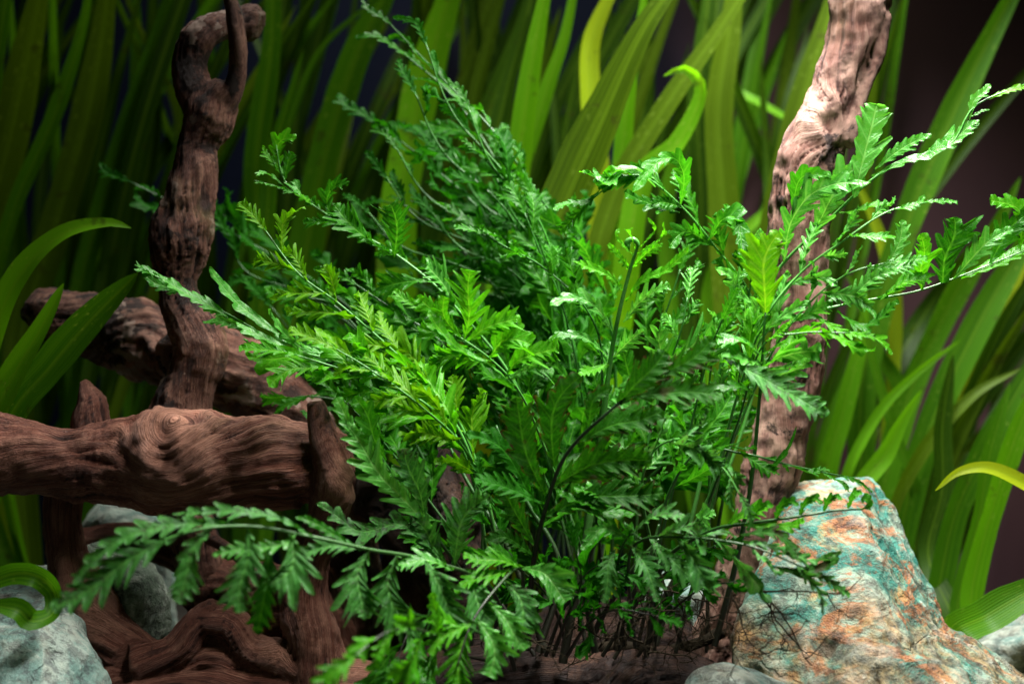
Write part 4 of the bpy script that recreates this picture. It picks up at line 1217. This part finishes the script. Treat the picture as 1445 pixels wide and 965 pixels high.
fd.frond([(950, 910, .05), (1030, 700, .05), (1070, 520, .05), (1060, 420, .05), (1010, 350, .04), (965, 295, .03), (910, 250, .02), (870, 255, .01), (835, 282, .01)], n=7, L=66, w=.17, k=35, t0=.55, mat='fern', ang=34, stem='stem_light', taper=.3, curl=.2,
         tip=True, explicit=[
             ([(960, 290, .03), (965, 250, .02), (950, 220, .01), (905, 198, .0)], 13, 'fern', dict(k=20, depth=.4, nl=6)),
             ([(925, 265, .02), (900, 240, .015), (872, 245, .01), (850, 275, .0), (828, 272, .0)], 8, 'mint', dict(k=70, depth=.1)),
             ([(900, 252, .02), (875, 240, .01), (850, 252, .01), (822, 230, .0)], 9, 'bright', dict(k=60, depth=.2)),
             ([(850, 265, .01), (825, 285, .01), (778, 288, .0)], 9, 'fern', dict(k=50, depth=.4)),
             ([(1000, 340, .03), (1020, 310, .02), (1040, 310, .02), (1050, 360, .01)], 12, 'fern', dict(k=20, depth=.45)),
             ([(960, 300, .03), (925, 290, .02), (880, 278, .01)], 13, 'fern', dict(k=30, depth=.5)),
         ])
fd.frond([(960, 910, .05), (1010, 740, .05), (1040, 560, .05), (1050, 460, .04), (1060, 380, .03), (1040, 330, .03)], n=7, L=66, w=.2, k=25, t0=.46, mat='fern', ang=42)
fd.frond([(960, 910, .04), (990, 700, .03), (1000, 560, .02), (1010, 480, .01), (1030, 420, .0)], n=6, L=66, w=.2, k=30, t0=.46, mat='mint', ang=44, depth=.6)
fd.frond([(940, 910, .03), (950, 740, .01), (975, 600, -.01), (1000, 500, -.02), (1020, 450, -.03)], n=6, L=70, w=.2, k=30, t0=.42, mat='fern', ang=46)
fd.frond([(900, 910, .0), (890, 720, -.03), (920, 640, -.05), (970, 620, -.065), (1020, 660, -.075), (1045, 700, -.08)], n=5, L=54, w=.2, k=50, t0=.52, mat='pale', ang=36, stem='stem_light', taper=.4, depth=.6)
fd.frond([(920, 910, .01), (930, 740, -.01), (980, 640, -.03), (1050, 640, -.04), (1110, 655, -.04), (1190, 672, -.04)], n=6, L=54, w=.15, k=55, t0=.46, mat='fern', ang=30, taper=.4, depth=.5)
# young frond with curled leaflet tips
fd.frond([(900, 910, .0), (930, 800, -.02), (1000, 750, -.05), (1060, 738, -.06), (1130, 728, -.065), (1180, 720, -.065), (1218, 718, -.065)], n=0, stem='stem', mat='fern', r=3.6, tip=False,
         explicit=[([(1060 + 34 * j, 738 - 5 * j, -.06), (1066 + 34 * j, 722 - 5 * j, -.065), (1080 + 33 * j, 712 - 4 * j, -.07), (1084 + 33 * j, 718 - 4 * j, -.075)], 7 - j * .4, 'fern', dict(k=20, depth=.4, nl=4, basew=.5)) for j in range(5)] + [
             ([(1050, 742, -.06), (1100, 742, -.065), (1132, 738, -.07), (1136, 728, -.075)], 9, 'bright', dict(k=40, depth=.4)),
             ([(1020, 748, -.055), (1050, 726, -.06), (1085, 722, -.065)], 12, 'bright', dict(k=40, depth=.5)),
             ([(1005, 750, -.05), (990, 730, -.055), (1010, 725, -.06)], 10, 'mint', dict(k=40, depth=.4)),
             ([(1218, 718, -.065), (1226, 712, -.07), (1222, 704, -.07), (1216, 708, -.07)], 5, 'fern', dict(k=20, depth=.1)),
         ])
fd.frond([(890, 910, -.01), (885, 800, -.04), (905, 762, -.06), (970, 758, -.075), (1050, 768, -.085), (1110, 790, -.09), (1150, 808, -.09)], n=7, L=66, w=.17, k=40, t0=.36, mat='pale', ang=40, taper=.35, droop=.25, depth=.55, stem='stem',
         explicit=[([(1090, 800, -.088), (1130, 806, -.09), (1186, 798, -.09)], 8, 'old', dict(k=30, depth=.3)),
                   ([(1040, 755, -.08), (1090, 752, -.085), (1132, 778, -.09)], 10, 'old', dict(k=40, depth=.5))])
fd.frond([(880, 910, -.01), (872, 800, -.04), (888, 755, -.06), (905, 760, -.075)], n=0, stem='stem', mat='pale', tip=False,
         explicit=[([(890, 770, -.06), (912, 800, -.075), (928, 850, -.08)], 14, 'pale', dict(k=10, depth=.5, nl=7)),
                   ([(868, 775, -.06), (858, 800, -.07), (862, 846, -.075)], 13, 'pale', dict(k=10, depth=.5, nl=7)),
                   ([(925, 765, -.06), (955, 795, -.075), (1000, 836, -.08)], 13, 'pale', dict(k=20, depth=.5, nl=7)),
                   ([(890, 760, -.06), (850, 745, -.07), (838, 780, -.075)], 11, 'mint', dict(k=20, depth=.5, nl=6)),
                   ([(890, 755, -.06), (920, 730, -.07), (965, 722, -.075)], 12, 'pale', dict(k=50, depth=.5, nl=6)),
                   ([(880, 760, -.06), (840, 715, -.065), (790, 720, -.07)], 10, 'fern', dict(k=60, depth=.4, nl=6)),
                   ([(885, 750, -.055), (850, 700, -.06), (810, 690, -.065)], 14, 'fern', dict(k=60, depth=.5, nl=6))])

# --- front and left, low
fe = Fern(740, 915, -.03, 'low pale green fern with drooping fronds in front of the driftwood root')
fe.frond([(700, 925, -.02), (668, 850, -.04), (640, 790, -.045), (600, 735, -.05), (555, 670, -.055), (512, 605, -.06)], n=0, stem='stem', mat='pale', tip=False, r=3.2,
         explicit=[
             ([(610, 745, -.05), (575, 710, -.055), (530, 660, -.06), (505, 590, -.06)], 20, 'mint', dict(k=20, depth=.45, nl=8)),
             ([(600, 735, -.05), (590, 690, -.055), (560, 640, -.06)], 17, 'pale', dict(k=10, depth=.4, nl=6)),
             ([(625, 790, -.05), (570, 740, -.055), (510, 745, -.06), (488, 690, -.06)], 13, 'pale', dict(k=25, depth=.55, nl=8)),
             ([(632, 800, -.045), (610, 770, -.05), (598, 725, -.055)], 16, 'pale', dict(k=10, depth=.4, nl=5)),
             ([(640, 800, -.045), (650, 740, -.05), (672, 690, -.05)], 21, 'pale', dict(k=5, depth=.4, nl=7, basew=.3)),
             ([(630, 800, -.045), (600, 790, -.055), (565, 800, -.06)], 10, 'pale', dict(k=40, depth=.5)),
             ([(545, 650, -.055), (525, 610, -.06), (520, 560, -.06)], 13, 'fern', dict(k=10, depth=.4)),
             ([(530, 630, -.055), (500, 610, -.06), (476, 560, -.06)], 12, 'mint', dict(k=20, depth=.45)),
         ])
# long frond drooping to the left
fe.frond([(720, 925, -.03), (690, 830, -.06), (600, 790, -.08), (520, 775, -.10), (440, 757, -.115), (350, 742, -.125), (260, 752, -.135), (180, 795, -.14), (100, 862, -.145)], n=0, stem='stem_light', mat='pale', r=3.4, tip=False,
         explicit=[
             ([(440, 757, -.115), (400, 735, -.12), (340, 720, -.125), (240, 722, -.13)], 11, 'pale', dict(k=50, depth=.5, nl=8)),
             ([(350, 742, -.125), (260, 738, -.13), (170, 755, -.14), (90, 778, -.145)], 14, 'pale', dict(k=30, depth=.55, nl=8)),
             ([(260, 750, -.135), (190, 785, -.14), (130, 830, -.145), (75, 862, -.15)], 22, 'pale', dict(k=20, depth=.6, nl=7)),
             ([(300, 744, -.13), (270, 780, -.135), (262, 850, -.14)], 17, 'pale', dict(k=15, depth=.4, nl=6)),
             ([(350, 742, -.125), (350, 790, -.13), (325, 860, -.135)], 19, 'pale', dict(k=10, depth=.5, nl=7)),
             ([(410, 752, -.12), (415, 790, -.125), (398, 830, -.13)], 26, 'pale', dict(k=10, depth=.45, nl=6)),
             ([(380, 760, -.12), (376, 820, -.125), (360, 892, -.125)], 16, 'old', dict(k=5, depth=.4, nl=6)),
             ([(420, 752, -.118), (390, 770, -.125), (300, 775, -.13)], 12, 'mint', dict(k=40, depth=.55, nl=8)),
             ([(500, 772, -.10), (440, 735, -.105), (420, 725, -.105)], 6, 'fern', dict(k=40, depth=.2)),
             ([(520, 775, -.10), (470, 770, -.105), (420, 780, -.11)], 13, 'pale', dict(k=30, depth=.6, nl=7)),
             ([(520, 775, -.10), (505, 815, -.105), (520, 870, -.11)], 24, 'pale', dict(k=10, depth=.5, nl=7)),
             ([(560, 782, -.095), (548, 830, -.10), (572, 896, -.105)], 27, 'pale', dict(k=10, depth=.55, nl=8, blunt=.5)),
             ([(600, 790, -.09), (622, 830, -.095), (645, 900, -.10)], 25, 'pale', dict(k=10, depth=.5, nl=8, blunt=.5)),
             ([(640, 805, -.08), (600, 790, -.085), (560, 805, -.09)], 14, 'mint', dict(k=50, depth=.5, nl=7)),
             ([(660, 810, -.08), (672, 840, -.085), (680, 880, -.09)], 22, 'pale', dict(k=15, depth=.45, nl=6, blunt=.5)),
         ])
fe.frond([(750, 925, -.02), (748, 860, -.04), (735, 800, -.06), (700, 830, -.085), (665, 880, -.10), (645, 940, -.11)], n=0, stem='stem_light', mat='bright', r=3.4, tip=False,
         explicit=[
             ([(665, 880, -.10), (650, 915, -.105), (645, 965, -.11)], 24, 'bright', dict(k=15, depth=.6, nl=6, blunt=.5)),
             ([(668, 878, -.10), (640, 890, -.105), (602, 905, -.11)], 14, 'bright', dict(k=25, depth=.6, nl=5)),
             ([(672, 872, -.098), (695, 905, -.105), (705, 950, -.11)], 20, 'mint', dict(k=15, depth=.5, nl=6, blunt=.5)),
             ([(690, 850, -.09), (715, 875, -.095), (735, 920, -.10)], 18, 'mint', dict(k=15, depth=.5, nl=6)),
             ([(712, 820, -.08), (735, 845, -.085), (740, 885, -.09)], 19, 'pale', dict(k=15, depth=.35, nl=5, blunt=.5)),
             ([(735, 800, -.07), (770, 810, -.08), (796, 850, -.085)], 18, 'mint', dict(k=20, depth=.35, nl=6, blunt=.5)),
             ([(735, 800, -.07), (700, 790, -.075), (655, 795, -.08)], 15, 'bright', dict(k=45, depth=.5, nl=7)),
             ([(725, 802, -.07), (690, 812, -.08), (640, 815, -.085)], 13, 'bright', dict(k=45, depth=.5, nl=7)),
             ([(660, 890, -.10), (620, 870, -.105), (600, 855, -.11)], 12, 'bright', dict(k=40, depth=.5, nl=5)),
             ([(735, 800, -.06), (700, 775, -.065), (682, 772, -.07)], 8, 'fern', dict(k=50, depth=.3)),
         ])
fe.frond([(690, 925, -.05), (640, 920, -.09), (600, 890, -.12), (550, 890, -.15), (500, 925, -.17)], n=4, L=54, w=.26, k=10, t0=.5, mat='bright', ang=55, stem='stem_light', taper=.2, depth=.55, droop=.4)
fe.frond([(640, 930, -.03), (610, 900, -.06), (580, 890, -.08), (560, 930, -.09)], n=4, L=60, w=.26, k=20, t0=.35, mat='fern', ang=55, taper=.3, droop=.4)
fe.frond([(770, 925, -.02), (800, 850, -.03), (840, 800, -.04), (880, 810, -.05)], n=4, L=60, w=.2, k=30, t0=.4, mat='shade', ang=46, droop=.2)
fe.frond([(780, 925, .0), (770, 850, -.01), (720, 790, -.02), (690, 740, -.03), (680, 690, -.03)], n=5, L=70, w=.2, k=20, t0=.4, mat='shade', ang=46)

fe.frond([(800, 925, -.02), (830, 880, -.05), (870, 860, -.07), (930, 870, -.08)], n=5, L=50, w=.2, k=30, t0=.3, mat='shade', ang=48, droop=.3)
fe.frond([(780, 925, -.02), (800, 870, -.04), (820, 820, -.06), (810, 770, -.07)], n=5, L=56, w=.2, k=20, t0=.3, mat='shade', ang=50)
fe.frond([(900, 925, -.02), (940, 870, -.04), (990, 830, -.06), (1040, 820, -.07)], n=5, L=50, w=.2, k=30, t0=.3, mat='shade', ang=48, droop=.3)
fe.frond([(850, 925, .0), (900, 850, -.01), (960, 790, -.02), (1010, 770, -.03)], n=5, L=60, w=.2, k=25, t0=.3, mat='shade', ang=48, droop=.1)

# bare stalks and root hairs under the fern
for a in [[(830, 915, .0), (850, 870, -.02), (895, 800, -.03), (930, 760, -.03)], [(870, 915, -.02), (880, 870, -.03), (915, 790, -.04), (930, 740, -.04)],
          [(840, 920, -.03), (826, 840, -.03), (815, 780, -.02), (800, 700, -.01)], [(760, 920, .0), (790, 800, .01), (740, 700, .02), (700, 600, .03)],
          [(770, 920, .0), (720, 780, .01), (660, 680, .02), (620, 600, .03)]]:
    fc.frond(a, n=0, tip=False, stem='stem', r=4.5)


rz = resample(np.array([P(690, 925, .025), P(740, 915, .02), P(800, 922, .018), P(870, 912, .018), P(930, 920, .02), P(990, 905, .02), P(1020, 890, .02)]), 80)
rv, rf = tube(rz, pxs(9) * (1 + .35 * noise3(rz * 120)), 10)
link_mesh('rhizome', rv - fc.base, rf, M['rhizome'], fc.e)


def root_hairs(fern, specs):
    V, F = [], []
    def strand(p, d, ln, r, depth):
        n = 9
        pts = [p]
        for i in range(n):
            d = norm(d + np.array([random.gauss(0, .28), random.gauss(0, .28), random.gauss(-.03, .28)]))
            pts.append(pts[-1] + d * ln / n)
        c = np.array(pts)
        v, f = tube(c, np.linspace(r, r * .4, len(c)), 4)
        b = len(V); V.extend(v.tolist()); F.extend([[b + q for q in ff] for ff in f])
        if depth:
            for q in range(random.randint(3, 5)):
                i = random.randint(2, n)
                strand(c[i], norm(d + np.array([random.gauss(0, 1), random.gauss(0, .7), random.gauss(0, .8)])), ln * random.uniform(.25, .5), r * .6, depth - 1)
    for (px, py, Y, dx, dz, ln, r) in specs:
        strand(P(px, py, Y), norm(np.array([dx, random.uniform(-.3, .2), dz])), pxs(ln), pxs(r), 2)
    o = link_mesh('root_hairs', np.array(V) - fern.base, F, M['root'], fern.e)
    o['kind'] = 'stuff'


root_hairs(fd, [(1040 + random.uniform(-10, 40), 835 + random.uniform(-5, 15), -.075, random.uniform(-.2, 1), random.uniform(-1, -.2), random.uniform(70, 130), 1.5) for _ in range(6)]
           + [(900 + random.uniform(-50, 120), 850 + random.uniform(-15, 30), -.05, random.uniform(-1, 1), random.uniform(-1, .1), random.uniform(60, 110), 1.1) for _ in range(16)]
           + [(random.uniform(690, 1020), random.uniform(895, 925), random.uniform(-.06, -.01), random.uniform(-1, 1), random.uniform(-.6, .8), random.uniform(40, 110), 1.4) for _ in range(16)])
print('leaflets', LEAFLETS, 'objects', len(bpy.data.objects))
